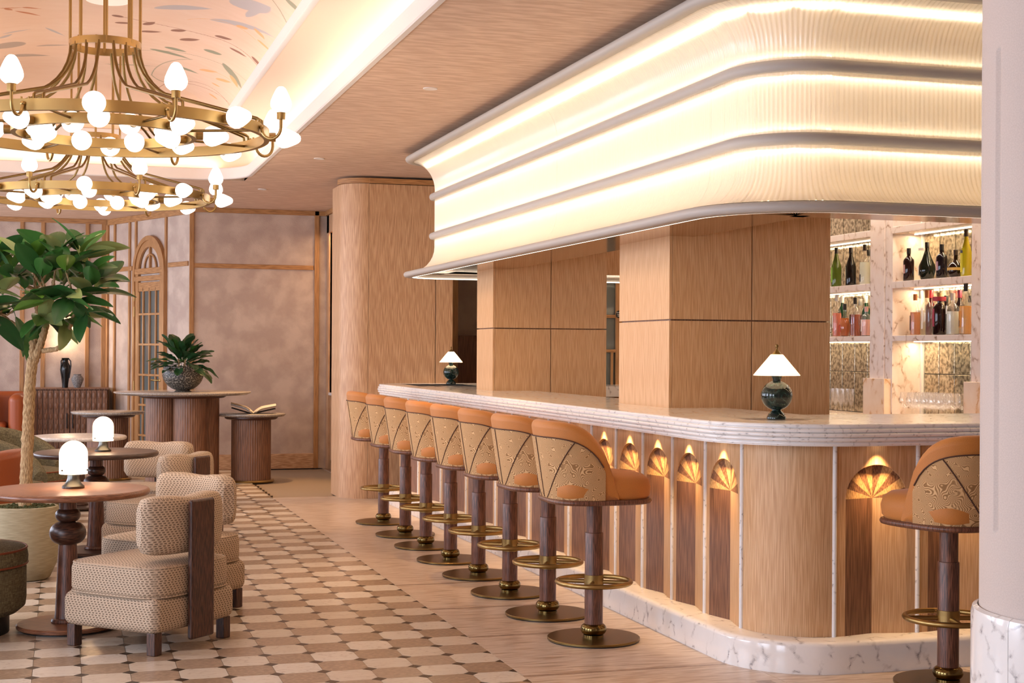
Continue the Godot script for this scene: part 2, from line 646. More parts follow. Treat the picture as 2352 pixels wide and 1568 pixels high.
func inlay_mesh(cut: float, half: bool) -> ArrayMesh:
	var b := MB.new()
	var c := cut - 0.0012
	var o := [Vector2(-c, 0), Vector2(0, -c), Vector2(c, 0), Vector2(0, c)]
	if half:
		o = [Vector2(-c, 0), Vector2(0, -c), Vector2(0, c)]
	b.plate(o, -0.012, 0.0, Transform3D(Basis(Vector3.RIGHT, Vector3(0, 0, -1), Vector3.UP), Vector3.ZERO), 0.0)
	return b.mesh()


func make_floor() -> void:
	var f := setting("floor")
	var b := MB.new()
	b.box(Vector3(1.4, -0.112, -8.0), Vector3(11.8, 0.2, 25.0))
	put("screed", b, M.grout, f)
	# octagon tiles with dark square insets
	var cut := 0.033
	var oct := octagon_mesh(cut)
	var dia := inlay_mesh(cut, false)
	var hal := inlay_mesh(cut, true)
	var cells := []
	var dots := []
	for i in range(-20, 5):
		for k in range(-52, 50):
			# a tile lies between insets i, i+1 and k, k+1
			var p := Vector3(TX + (i + 0.5) * TA, 0, TZ + (k + 0.5) * TB)
			if i < 4 and p.z > -19.6:
				if p.z > -17.5 or p.x < 1.45 - (-17.45 - p.z) * 0.417:
					var s := screen(p)
					var vis := s.x > -30 and s.x < 1500 and s.y < 1600
					cells.append([s.z if vis else 99.0 + s.z, p, (i + k) % 2 != 0, absi(i * 7 + k * 13) % 3])
			var q := Vector3(TX + i * TA, 0, TZ + k * TB)
			if q.z > -19.6 and (q.z > -17.5 or q.x < 1.45 - (-17.45 - q.z) * 0.417):
				var s2 := screen(q)
				var v2 := s2.x > -30 and s2.x < 1500 and s2.y < 1600
				dots.append([s2.z if v2 else 99.0 + s2.z, q, i == 4])
	cells.sort_custom(func(a, c): return a[0] < c[0])
	dots.sort_custom(func(a, c): return a[0] < c[0])
	var rest := {}
	for n in cells.size():
		var c = cells[n]
		var key: String = ("tile_light%d" if c[2] else "tile_dark%d") % c[3]
		if n < 300:
			var o := put("tile", oct, M[key], f)
			o.position = c[1]
		else:
			rest.get_or_add(key, []).append(c[1])
	var inl := []
	for n in dots.size():
		var c = dots[n]
		if n < 300:
			var o := put("inset", hal if c[2] else dia, M.inlay, f)
			o.position = c[1]
		else:
			inl.append(c[1])
	rest["inlay"] = inl
	for key in rest:
		var m := MB.new()
		var src: Array = (dia if key == "inlay" else oct).surface_get_arrays(0)
		for p in rest[key]:
			var s := m.v.size()
			for j in src[Mesh.ARRAY_VERTEX].size():
				m.add(src[Mesh.ARRAY_VERTEX][j] + p - Vector3(0, 0.0001, 0), src[Mesh.ARRAY_NORMAL][j])
			for j in src[Mesh.ARRAY_INDEX]:
				m.ix.push_back(s + j)
		var o := put("distant_tiles" if key != "inlay" else "distant_insets", m, M[key], f)
		o.set_meta("kind", "stuff")
	# marble slabs along the bar
	var x0 := TX + 4 * TA + 0.001
	var z := -14.0
	var n := 0
	while z < 4.4:
		var d := 0.62
		var s := MB.new()
		s.rbox(Vector3((x0 + 2.95) / 2, -0.0065, z + d / 2), Vector3(2.95 - x0 - 0.002, 0.013, d - 0.002), 0.001, 1)
		put("slab", s, M.floor_slab if n % 2 == 0 else M.floor_slab2, f)
		z += d
		n += 1
	for e in [[2.95, -14.0], [2.95, -5.86]]:
		pass
	# before the bar's short side
	var x := 2.95
	while x < 7.0:
		for q in [[-5.9, -4.5], [-4.5, -3.1], [-3.1, -1.0], [-1.0, 1.5], [1.5, 4.4]]:
			var s := MB.new()
			s.rbox(Vector3(x + 0.45, -0.0065, (q[0] + q[1]) / 2), Vector3(0.898, 0.013, q[1] - q[0] - 0.002), 0.001, 1)
			put("slab", s, M.floor_slab2 if n % 2 == 0 else M.floor_slab, f)
			n += 1
		x += 0.9
	var bf := MB.new()
	bf.box(Vector3(4.95, -0.007, -12.3), Vector3(3.98, 0.013, 12.7))
	put("bar_floor", bf, M.strip_stone, f)
	# brown stone strips let into the slabs
	for sz in [-6.05, -6.95, -7.75, -8.6]:
		var s := MB.new()
		s.box(Vector3((x0 + 2.86) / 2, -0.0058, sz), Vector3(2.86 - x0, 0.0125, 0.03))
		put("border_strip", s, M.strip_stone, f)
	var s3 := MB.new()
	s3.box(Vector3(2.87, -0.0058, -4.0), Vector3(0.07, 0.0125, 3.4))
	put("border_strip", s3, M.strip_stone, f)


func rect_path(x0: float, x1: float, z0: float, z1: float, r: float, seg := 10) -> Array:
	# closed plan path, normals pointing inward; z0 far, z1 near
	var out := []
	for q in [[x1 - r, z0 + r, -PI / 2], [x1 - r, z1 - r, 0.0], [x0 + r, z1 - r, PI / 2], [x0 + r, z0 + r, PI]]:
		for k in seg + 1:
			var a: float = q[2] + PI / 2 * k / seg
			var d := Vector3(cos(a), 0, sin(a))
			out.append([Vector3(q[0], 0, q[1]) + d * r, -d])
	out.append(out[0])
	return out


const CX0 := -1.23
const CX1 := 1.69
const CZ0 := -14.53
const CZ1 := -2.6

func make_ceiling() -> void:
	var c := setting("ceiling")
	var b := MB.new()
	var y := 3.09
	var X0 := -4.4
	var X1 := 7.2
	var Z0 := -19.9
	var Z1 := 4.5
	b.box(Vector3((X0 + CX0) / 2, y, (Z0 + Z1) / 2), Vector3(CX0 - X0, 0.08, Z1 - Z0))
	b.box(Vector3((X1 + CX1) / 2, y, (Z0 + Z1) / 2), Vector3(X1 - CX1, 0.08, Z1 - Z0))
	b.box(Vector3((CX0 + CX1) / 2, y, (Z0 + CZ0) / 2), Vector3(CX1 - CX0, 0.08, CZ0 - Z0))
	b.box(Vector3((CX0 + CX1) / 2, y, (Z1 + CZ1) / 2), Vector3(CX1 - CX0, 0.08, Z1 - CZ1))
	var r := 0.5
	for q in [[CX0, CZ0, 1, 1], [CX1, CZ0, -1, 1], [CX0, CZ1, 1, -1], [CX1, CZ1, -1, -1]]:
		var o := [Vector2(q[0], q[1])]
		for k in 11:
			var a := PI / 2 * k / 10
			o.append(Vector2(q[0] + q[2] * r * (1 - sin(a)), q[1] + q[3] * r * (1 - cos(a))))
		b.plate(o.map(func(p): return Vector2(p.x, -p.y)), -0.04, 0.04, Transform3D(Basis(Vector3.RIGHT, Vector3(0, 0, -1), Vector3.UP), Vector3(0, y, 0)))
	put("plain_ceiling", b, M.ceiling, c)
	# coffer: lip, cove, second lip, painted vault
	var path := rect_path(CX0, CX1, CZ0, CZ1, r)
	var lip := MB.new()
	lip.sweep(path, [Vector2(-0.02, 3.046), Vector2(0.012, 3.046), Vector2(0.02, 3.054), Vector2(0.02, 3.15), Vector2(0.012, 3.158), Vector2(-0.012, 3.158), Vector2(-0.02, 3.15)], true, false)
	put("coffer_lip", lip, M.lip, c)
	var cove := MB.new()
	var prof := [Vector2(-0.02, 3.12), Vector2(-0.19, 3.12)]
	for k in 13:
		var t := PI / 2 * k / 12
		prof.append(Vector2(-0.19 + 0.55 * (1 - cos(t)), 3.15 + 0.205 * sin(t)))
	prof.append(Vector2(0.36, 3.355))
	cove.sweep(path, prof, false, false)
	put("cove", cove, M.cove, c)
	var lip2 := MB.new()
	lip2.sweep(path, [Vector2(0.33, 3.353), Vector2(0.36, 3.353), Vector2(0.368, 3.36), Vector2(0.368, 3.44), Vector2(0.36, 3.447), Vector2(0.34, 3.447), Vector2(0.33, 3.44)], true, false)
	put("vault_lip", lip2, M.lip, c)
	var vault := MB.new()
	prof = [Vector2(0.33, 3.40), Vector2(0.16, 3.40)]
	for k in 15:
		var t := PI / 2 * k / 14
		prof.append(Vector2(0.16 + 1.05 * (1 - cos(t)), 3.42 + 0.46 * sin(t)))
	var area := Rect2(CX0, CZ0, CX1 - CX0, CZ1 - CZ0)
	vault.sweep(path, prof, false, false, area)
	var s := vault.v.size()
	for e in path:
		var p: Vector3 = e[0] + e[1] * 1.21 + Vector3(0, 3.88, 0)
		vault.add(p, Vector3.DOWN, (Vector2(p.x, p.z) - area.position) / area.size)
	var mid := Vector3((CX0 + CX1) / 2, 3.88, 0)
	for k in path.size() - 1:
		if vault.v[s + k].distance_to(vault.v[s + k + 1]) < 1e-5:
			continue
		var a := vault.v[s + k]
		var d := vault.v[s + k + 1]
		var pa := vault.add(Vector3(mid.x, 3.88, a.z), Vector3.DOWN, Vector2(0.5, (a.z - CZ0) / area.size.y))
		var pd := vault.add(Vector3(mid.x, 3.88, d.z), Vector3.DOWN, Vector2(0.5, (d.z - CZ0) / area.size.y))
		vault.face(s + k, s + k + 1, pa)
		vault.face(s + k + 1, pd, pa)
	put("painted_vault", vault, mural(), c)
	var top := MB.new()
	top.box(Vector3(1.4, 4.1, -8), Vector3(11.8, 0.1, 25))
	put("roof_deck", top, M.ceiling, c)
	# cove lights
	for lv in [[-0.1, 3.135, 0.036], [0.26, 3.415, 0.022]]:
		var o: float = lv[0]
		var L := CZ1 - CZ0 - 2 * r
		var Wd := CX1 - CX0 - 2 * r
		var led := MB.new()
		led.sweep(path, [Vector2(o - 0.006, lv[1] - 0.006), Vector2(o + 0.006, lv[1] - 0.006), Vector2(o + 0.006, lv[1]), Vector2(o - 0.006, lv[1])], true, false)
		put("led_strip", led, M.led, c)
		for q in [[Vector3(CX1 - o, lv[1] + 0.01, (CZ0 + CZ1) / 2), PI / 2, L], [Vector3(CX0 + o, lv[1] + 0.01, (CZ0 + CZ1) / 2), PI / 2, L], [Vector3((CX0 + CX1) / 2, lv[1] + 0.01, CZ0 + o), 0.0, Wd], [Vector3((CX0 + CX1) / 2, lv[1] + 0.01, CZ1 - o), 0.0, Wd]]:
			area_light(q[0], Basis(Vector3.UP, q[1]) * Basis(Vector3.RIGHT, PI / 2), Vector2(q[2] + 0.5, 0.02), Color("ffe6cc"), E.cove * (0.6 if lv[0] > 0 else 1.0) * q[2])
	# round plate on the vault
	var disc := MB.new()
	disc.lathe([Vector2(0.0, 0), Vector2(0.15, 0), Vector2(0.16, 0.01), Vector2(0.16, 0.03)], 32)
	var dd := put("ceiling_plate", disc, M.white, c)
	dd.position = Vector3(0.29, 3.85, -10.75)


func area_light(p: Vector3, B: Basis, size: Vector2, col: Color, e: float) -> AreaLight3D:
	var l := AreaLight3D.new()
	l.name = "area_light"
	l.area_size = size
	l.light_color = col
	l.light_energy = e
	l.area_normalize_energy = true
	l.area_range = 30.0
	l.shadow_enabled = true
	add_child(l, true)
	l.transform = Transform3D(B, p)
	return l


func spot(p: Vector3, dir: Vector3, deg: float, col: Color, e: float, size := 0.02, blur := 0.6) -> SpotLight3D:
	var l := SpotLight3D.new()
	l.name = "spot_light"
	l.light_color = col
	l.light_energy = e
	l.light_size = size
	l.spot_angle = deg
	l.spot_angle_attenuation = blur
	l.spot_range = 20.0
	l.spot_attenuation = 2.0
	l.shadow_enabled = true
	add_child(l, true)
	l.position = p
	l.look_at_from_position(p, p + dir, Vector3.UP if absf(dir.normalized().y) < 0.95 else Vector3.RIGHT)
	return l


func omni(p: Vector3, col: Color, e: float, size := 0.04) -> OmniLight3D:
	var l := OmniLight3D.new()
	l.name = "bulb_light"
	l.light_color = col
	l.light_energy = e
	l.light_size = size
	l.omni_range = 20.0
	l.omni_attenuation = 2.0
	l.shadow_enabled = true
	add_child(l, true)
	l.position = p
	return l


func mural() -> StandardMaterial3D:
	# washes of blush plaster with brush-painted stems and leaves
	var W := 640
	var H := 1600
	var im := Image.create(W, H, false, Image.FORMAT_RGB8)
	var f := FastNoiseLite.new()
	f.seed = 5
	f.frequency = 0.004
	f.fractal_octaves = 4
	var g := FastNoiseLite.new()
	g.seed = 8
	g.frequency = 0.02
	for y in H:
		for x in W:
			var a := f.get_noise_2d(x * 1.4, y * 2.2) * 0.5 + 0.5
			var c := g.get_noise_2d(x * 0.6, y * 3.0) * 0.5 + 0.5
			im.set_pixel(x, y, Color("c7a894").lerp(Color("cdb6a6"), a).lerp(Color("bd9c86"), c * 0.35))
	var sx := W / (CX1 - CX0)
	var sz := H / (CZ1 - CZ0)
	var brush := func(p: Vector2, r: float, col: Color, al: float):
		var cx := (p.x - CX0) * sx
		var cy := (p.y - CZ0) * sz
		var rx := maxf(r * sx, 0.8)
		var ry := maxf(r * sz, 0.8)
		for yy in range(int(cy - ry), int(cy + ry) + 2):
			for xx in range(int(cx - rx), int(cx + rx) + 2):
				if xx < 0 or yy < 0 or xx >= W or yy >= H:
					continue
				var d := Vector2((xx - cx) / rx, (yy - cy) / ry).length()
				if d < 1.0:
					im.set_pixel(xx, yy, im.get_pixel(xx, yy).lerp(col, al * minf(1.0, (1.0 - d) * 3.0)))
	# stem: from, bend, to; leaf: from, to, half width
	for s in MURAL:
		var col := Color(s[0])
		var w: float = s[1]
		var a := Vector2(s[2], s[3])
		var b := Vector2(s[4], s[5])
		var c := Vector2(s[6], s[7])
		var n := int(a.distance_to(c) * 160) + 12
		for k in n + 1:
			var t := float(k) / n
			var p := a.lerp(b, t).lerp(b.lerp(c, t), t)
			var r := w if w < 0.009 else w * pow(sin(PI * clampf(pow(t, 0.75), 0.02, 0.98)), 0.8)
			brush.call(p, r, col, 0.75 if w < 0.009 else 0.5)
	var m := StandardMaterial3D.new()
	m.albedo_texture = ImageTexture.create_from_image(im)
	m.texture_repeat = false
	m.roughness = 0.85
	return m


func wall_box(name_: String, a: Vector3, b: Vector3, mat_: Material, parent: Node = null) -> MeshInstance3D:
	var m := MB.new()
	m.box((a + b) / 2, (b - a).abs())
	return struct(name_, m, mat_, parent)


func frame_wall(A: Vector2, B: Vector2, inward: Vector2) -> Transform3D:
	# wall axes: s from A to B, y up, n into the room
	var d := (B - A).normalized()
	return Transform3D(Basis(Vector3(d.x, 0, d.y), Vector3.UP, Vector3(inward.x, 0, inward.y)), Vector3(A.x, 0, A.y))


func trim(T: Transform3D, s: float, y: float, ws: float, wy: float, depth := 0.022, mat_: Material = null, who := "trim") -> void:
	var m := MB.new()
	m.rbox(Vector3.ZERO, Vector3(ws, wy, depth), 0.004, 1)
	var k: int = used.get("trim", 0) + 1
	used["trim"] = k
	var o := MeshInstance3D.new()
	o.name = "%s_%d" % [who, k]
	o.mesh = m.mesh()
	o.material_override = mat_ if mat_ else (M.trim if wy > ws else M.trim_flat)
	o.set_meta("kind", "structure")
	add_child(o)
	o.transform = T * Transform3D(Basis(), Vector3(s, y, depth / 2 - 0.002))


func make_walls() -> void:
	wall_box("wall_back", Vector3(1.40, 0, -17.4), Vector3(3.6, 3.1, -17.6), M.plaster)
	wall_box("wall_lounge_end", Vector3(-4.4, 0, -19.5), Vector3(0.6, 3.1, -19.7), M.plaster)
	# angled wall with the arched door
	var A := Vector2(1.40, -17.45)
	var B := Vector2(0.545, -19.5)
	var d := (B - A).normalized()
	var nn := Vector2(d.y, -d.x)
	if nn.x > 0:
		nn = -nn
	var T := frame_wall(A, B, nn)
	var L := A.distance_to(B)
	var aw := MB.new()
	aw.box(Vector3(L / 2, 1.55, -0.1), Vector3(L, 3.1, 0.2))
	var ao := struct("wall_angled", aw, M.plaster)
	ao.transform = T
	# crown, rails, posts
	var Tb := frame_wall(Vector2(1.40, -17.4), Vector2(3.0, -17.4), Vector2(0, 1))
	trim(Tb, 0.8, 3.022, 1.6, 0.056, 0.03)
	trim(Tb, 0.74, 2.375, 1.4, 0.052)
	trim(Tb, 0.022, 1.55, 0.05, 3.1, 0.03)
	trim(Tb, 1.478, 1.55, 0.055, 3.1, 0.03)
	trim(Tb, 0.75, 0.088, 1.5, 0.176, 0.018, M.oak_flat, "baseboard")
	trim(T, L / 2, 3.012, L, 0.076, 0.03)
	trim(T, 0.26, 2.40, 0.5, 0.055)
	trim(T, L * 0.83, 2.40, L * 0.32, 0.055)
	for u in [0.258, 0.622, 0.702, 0.895]:
		trim(T, L * u, 1.55, 0.042, 2.98, 0.024)
	trim(T, L * 0.99, 1.55, 0.05, 3.1, 0.03)
	trim(T, 0.27, 0.08, 0.55, 0.16, 0.018, M.oak_flat, "baseboard")
	var Te := frame_wall(Vector2(-4.2, -19.5), Vector2(0.545, -19.5), Vector2(0, 1))
	trim(Te, 2.37, 3.02, 4.74, 0.06, 0.03)
	trim(Te, 2.37, 2.375, 4.74, 0.055)
	for x in [-0.495, -0.245, 0.294, 0.505, -0.95, -1.2, -1.8]:
		trim(Te, x + 4.2, 1.55, 0.075 if x == 0.505 else 0.048, 3.0, 0.026)
	trim(Te, 2.37, 0.08, 4.74, 0.16, 0.018, M.oak_flat, "baseboard")
	# left wall with tall windows (out of the frame), daylight comes in here
	var zs := [-18.2, -14.6, -11.0, -7.4, -3.8, -0.2]
	var lw := setting("wall_left")
	var q := 4.4
	var b := MB.new()
	b.box(Vector3(-4.3, 0.3, -7.6), Vector3(0.2, 0.6, 24.2))
	b.box(Vector3(-4.3, 2.9, -7.6), Vector3(0.2, 0.4, 24.2))
	var zz := -19.7
	for wz in zs:
		b.box(Vector3(-4.3, 1.65, (zz + wz - 1.1) / 2), Vector3(0.2, 2.1, wz - 1.1 - zz))
		zz = wz + 1.1
	b.box(Vector3(-4.3, 1.65, (zz + q) / 2), Vector3(0.2, 2.1, q - zz))
	put("wall_face", b, M.plaster, lw)
	for i in zs.size():
		var wn := setting("window_%d" % (i + 1))
		var fr := MB.new()
		for e in [[0.0, 0.62, 2.2, 0.06], [0.0, 2.68, 2.2, 0.06], [0.0, 2.0, 2.2, 0.04]]:
			fr.box(Vector3(-4.3, e[1], zs[i]), Vector3(0.08, e[3], e[2]))
		for e in [-1.07, -0.35, 0.35, 1.07]:
			fr.box(Vector3(-4.3, 1.65, zs[i] + e), Vector3(0.08, 2.1, 0.05))
		put("window_frame", fr, M.trim, wn)
		var pane := MB.new()
		pane.quad(Vector3(-4.32, 0.6, zs[i] - 1.1), Vector3(-4.32, 0.6, zs[i] + 1.1), Vector3(-4.32, 2.7, zs[i] + 1.1), Vector3(-4.32, 2.7, zs[i] - 1.1))
		put("pane", pane, M.window_pane, wn)
		area_light(Vector3(-4.18, 1.65, zs[i]), Basis(Vector3.UP, -PI / 2), Vector2(2.1, 2.0), Color("e2ebff"), E.day)
	wall_box("wall_near", Vector3(-4.4, 0, 4.3), Vector3(7.2, 3.1, 4.5), M.plaster)
	wall_box("wall_right", Vector3(7.0, 0, -19.7), Vector3(7.2, 3.1, 4.5), M.plaster)
	make_oak_end()
	make_niche()
	make_arched_door(T, L)
	make_service_side()
	make_white_column()


func make_oak_end() -> void:
	# oak-clad return with a rounded end
	var w := setting("wall_oak")
	var c := Vector2(2.76, -13.94)
	var plan := func(r: float) -> Array:
		var o := []
		for k in 17:
			var a := PI + PI / 2 * k / 16
			o.append([Vector3(c.x + r * cos(a), 0, c.y - r * sin(a)), Vector3(cos(a), 0, -sin(a))])
		return o
	var prof := [Vector2(0, 0), Vector2(0, 2.978), Vector2(-0.02, 2.978), Vector2(-0.02, 0)]
	var b := MB.new()
	b.sweep(plan.call(0.24), prof, true, true)
	put("rounded_panel", b, M.oak, w)
	var s := MB.new()
	s.rbox(Vector3(2.53, 1.489, -14.12), Vector3(0.02, 2.978, 0.36), 0.002, 1)
	put("side_panel", s, M.oak, w)
	for e in [[2.763, 3.412], [3.418, 3.585]]:
		var p := MB.new()
		p.rbox(Vector3((e[0] + e[1]) / 2, 1.489, -13.71), Vector3(e[1] - e[0], 2.978, 0.02), 0.002, 1)
		put("panel", p, M.oak, w)
	var core := MB.new()
	core.box(Vector3(3.17, 1.5, -14.0), Vector3(0.79, 2.97, 0.54))
	put("core", core, M.black, w)
	var t := MB.new()
	t.sweep(plan.call(0.245), [Vector2(-0.02, 2.982), Vector2(0.012, 2.982), Vector2(0.012, 3.03), Vector2(-0.02, 3.03)], true, true)
	put("crown", t, M.trim_flat, w)
	var t2 := MB.new()
	t2.rbox(Vector3(3.17, 3.006, -13.69), Vector3(0.82, 0.048, 0.03), 0.003, 1)
	put("crown", t2, M.trim_flat, w)


func make_niche() -> void:
	# recessed service niche between the oak return and the back wall
	var w := setting("wall_niche")
	var b := MB.new()
	b.box(Vector3(3.02, 2.92, -15.85), Vector3(0.04, 0.26, 3.1))
	put("header_panel", b, M.oak, w)
	var e := MB.new()
	e.box(Vector3(3.02, 1.5, -17.33), Vector3(0.04, 3.0, 0.14))
	put("end_stile", e, M.oak, w)
	var e2 := MB.new()
	e2.box(Vector3(3.02, 1.5, -14.45), Vector3(0.04, 3.0, 0.3))
	put("end_stile", e2, M.oak, w)
	var bk := MB.new()
	bk.box(Vector3(3.42, 1.85, -15.85), Vector3(0.04, 1.95, 3.1))
	put("back_panel", bk, M.oak, w)
	var sd := MB.new()
	sd.box(Vector3(3.22, 1.85, -17.28), Vector3(0.4, 1.95, 0.04))
	put("return_panel", sd, M.oak, w)
	var tp := MB.new()
	tp.box(Vector3(3.22, 2.82, -15.85), Vector3(0.38, 0.04, 3.0))
	put("head_panel", tp, M.oak, w)
	var Tn := frame_wall(Vector2(3.0, -17.4), Vector2(3.0, -14.2), Vector2(-1, 0))
	trim(Tn, 1.6, 3.022, 3.2, 0.056, 0.03)
	var led := MB.new()
	led.box(Vector3(3.07, 2.796, -15.85), Vector3(0.02, 0.008, 2.7))
	put("led_strip", led, M.led, w)
	area_light(Vector3(3.07, 2.785, -15.85), Basis(Vector3.UP, PI / 2) * Basis(Vector3.RIGHT, -PI / 2), Vector2(2.7, 0.02), Color("ffcf96"), E.niche)
	var cab := thing("service_cabinet", "low oak cabinet with a slim upright brass pull, built into the lit niche", "cabinet", Vector3(3.2, 0, -15.8), 0.0)
	var body := MB.new()
	body.box(Vector3(0.03, 0.485, 0), Vector3(0.36, 0.77, 2.9))
	put("body", body, M.oak, cab)
	for k in 4:
		var dr := MB.new()
		dr.rbox(Vector3(-0.16, 0.485, -1.09 + 0.725 * k), Vector3(0.02, 0.765, 0.72), 0.002, 1)
		var door := put("door", dr, M.oak, cab)
		var h := MB.new()
		h.tube([Vector3(-0.17, 0.36, -0.9 + 0.725 * k), Vector3(-0.2, 0.37, -0.9 + 0.725 * k), Vector3(-0.2, 0.66, -0.9 + 0.725 * k), Vector3(-0.17, 0.67, -0.9 + 0.725 * k)], 0.008, 8)
		put("handle", h, M.brass, door)
	var toe := MB.new()
	toe.box(Vector3(0.03, 0.05, 0), Vector3(0.34, 0.1, 2.9))
	put("toe_kick", toe, M.gunmetal, cab)
	var st := MB.new()
	st.rbox(Vector3(3.2, 0.887, -15.8), Vector3(0.39, 0.034, 2.95), 0.003, 1)
	tag(put("niche_worktop", st, M.marble), "white stone worktop lying on the low oak cabinet in the niche", "worktop")


func make_arched_door(T: Transform3D, L: float) -> void:
	var d := setting("door_1")
	d.transform = T
	var u0 := 0.268 * L
	var u1 := 0.612 * L
	var cx := (u0 + u1) / 2
	var hw := (u1 - u0) / 2
	var sp := 2.33
	var arch := func(r: float, y0: float) -> Array:
		var o := [Vector2(cx - r, y0)]
		for k in 21:
			var a := PI - PI * k / 20
			o.append(Vector2(cx + r * cos(a), sp + (r + 0.02) * sin(a)))
		o.append(Vector2(cx + r, y0))
		return o
	# frame: the band between two arches
	var fr := MB.new()
	for e in [[hw + 0.045, hw - 0.01, 0.05], [hw - 0.01, hw - 0.09, 0.035]]:
		var A: Array = arch.call(e[0], 0.0)
		var B: Array = arch.call(e[1], 0.0)
		for k in A.size() - 1:
			var a: Vector2 = A[k]
			var b: Vector2 = A[k + 1]
			var c: Vector2 = B[k + 1]
			var f: Vector2 = B[k]
			var z: float = e[2]
			fr.quad(Vector3(a.x, a.y, z), Vector3(b.x, b.y, z), Vector3(c.x, c.y, z), Vector3(f.x, f.y, z), Vector3(0, 0, 1))
			fr.quad(Vector3(a.x, a.y, z), Vector3(b.x, b.y, z), Vector3(b.x, b.y, 0), Vector3(a.x, a.y, 0))
			fr.quad(Vector3(f.x, f.y, z), Vector3(c.x, c.y, z), Vector3(c.x, c.y, 0), Vector3(f.x, f.y, 0))
	put("door_frame", fr, M.trim, d)
	var w2 := 2 * hw
	var rails := [[cx, sp + 0.02, w2, 0.07, 0.045], [cx, sp - 0.07, w2, 0.06, 0.05], [cx, sp - 0.17, w2 - 0.1, 0.11, 0.03]]
	for e in rails:
		var b := MB.new()
		b.rbox(Vector3(e[0], e[1], e[4] / 2), Vector3(e[2], e[3], e[4]), 0.004, 1)
		put("rail", b, M.trim_flat, d)
	for e in [[cx, 0.42 + sp - 0.02, 0.03]]:
		var b := MB.new()
		b.rbox(Vector3(cx, sp + 0.16, 0.016), Vector3(0.024, 0.32, 0.032), 0.003, 1)
		put("glazing_bar", b, M.trim, d)
	var ia := MB.new()
	var pts := []
	for k in 17:
		var a := PI - PI * k / 16
		pts.append(Vector3(cx + 0.16 * cos(a), sp + 0.05 + 0.17 * sin(a), 0.016))
	ia.tube(pts, 0.013, 6)
	put("glazing_bar", ia, M.trim, d)
	for x in [u0 + 0.06, u1 - 0.06]:
		var b := MB.new()
		b.rbox(Vector3(x, 1.05, 0.016), Vector3(0.1, 2.1, 0.032), 0.003, 1)
		put("stile", b, M.trim, d)
	for x in [cx - 0.17, cx, cx + 0.17]:
		var b := MB.new()
		b.rbox(Vector3(x, 1.15, 0.015), Vector3(0.026, 2.0, 0.03), 0.003, 1)
		put("glazing_bar", b, M.trim, d)
	for y in [1.826, 1.457, 1.087, 0.72, 0.35]:
		var b := MB.new()
		b.rbox(Vector3(cx, y, 0.018), Vector3(w2 - 0.2, 0.026, 0.03), 0.003, 1)
		put("glazing_bar", b, M.trim_flat, d)
	var gl := MB.new()
	gl.box(Vector3(cx, 1.08, 0.006), Vector3(w2 - 0.2, 2.1, 0.008))
	put("pane", gl, M.pane, d)
	var fan := MB.new()
	var o: Array = arch.call(hw - 0.09, sp + 0.05)
	fan.plate(o, 0.002, 0.01)
	put("pane", fan, M.pane, d)
	for y in [2.05, 1.86, 0.95]:
		var b := MB.new()
		b.lathe([Vector2(0.009, y - 0.06), Vector2(0.009, y + 0.06)], 8, Vector3(u1 - 0.005, 0, 0.042))
		put("hinge", b, M.brass, d)
	var h := MB.new()
	h.tube([Vector3(u0 + 0.06, 1.03, 0.03), Vector3(u0 + 0.06, 1.03, 0.08), Vector3(u0 + 0.19, 1.03, 0.085)], 0.011, 8)
	h.lathe([Vector2(0.03, 0), Vector2(0.03, 0.012), Vector2(0, 0.014)], 12, Vector3(u0 + 0.06, 1.025, 0.03))
	h.rbox(Vector3(u0 + 0.06, 0.9, 0.036), Vector3(0.03, 0.09, 0.012), 0.005, 1)
	put("door_handle", h, M.brass, d)
	# base panel
	var bp := MB.new()
	bp.rbox(Vector3(cx, 0.1, 0.018), Vector3(w2 - 0.18, 0.2, 0.036), 0.004, 1)
	put("kick_panel", bp, M.trim_flat, d)


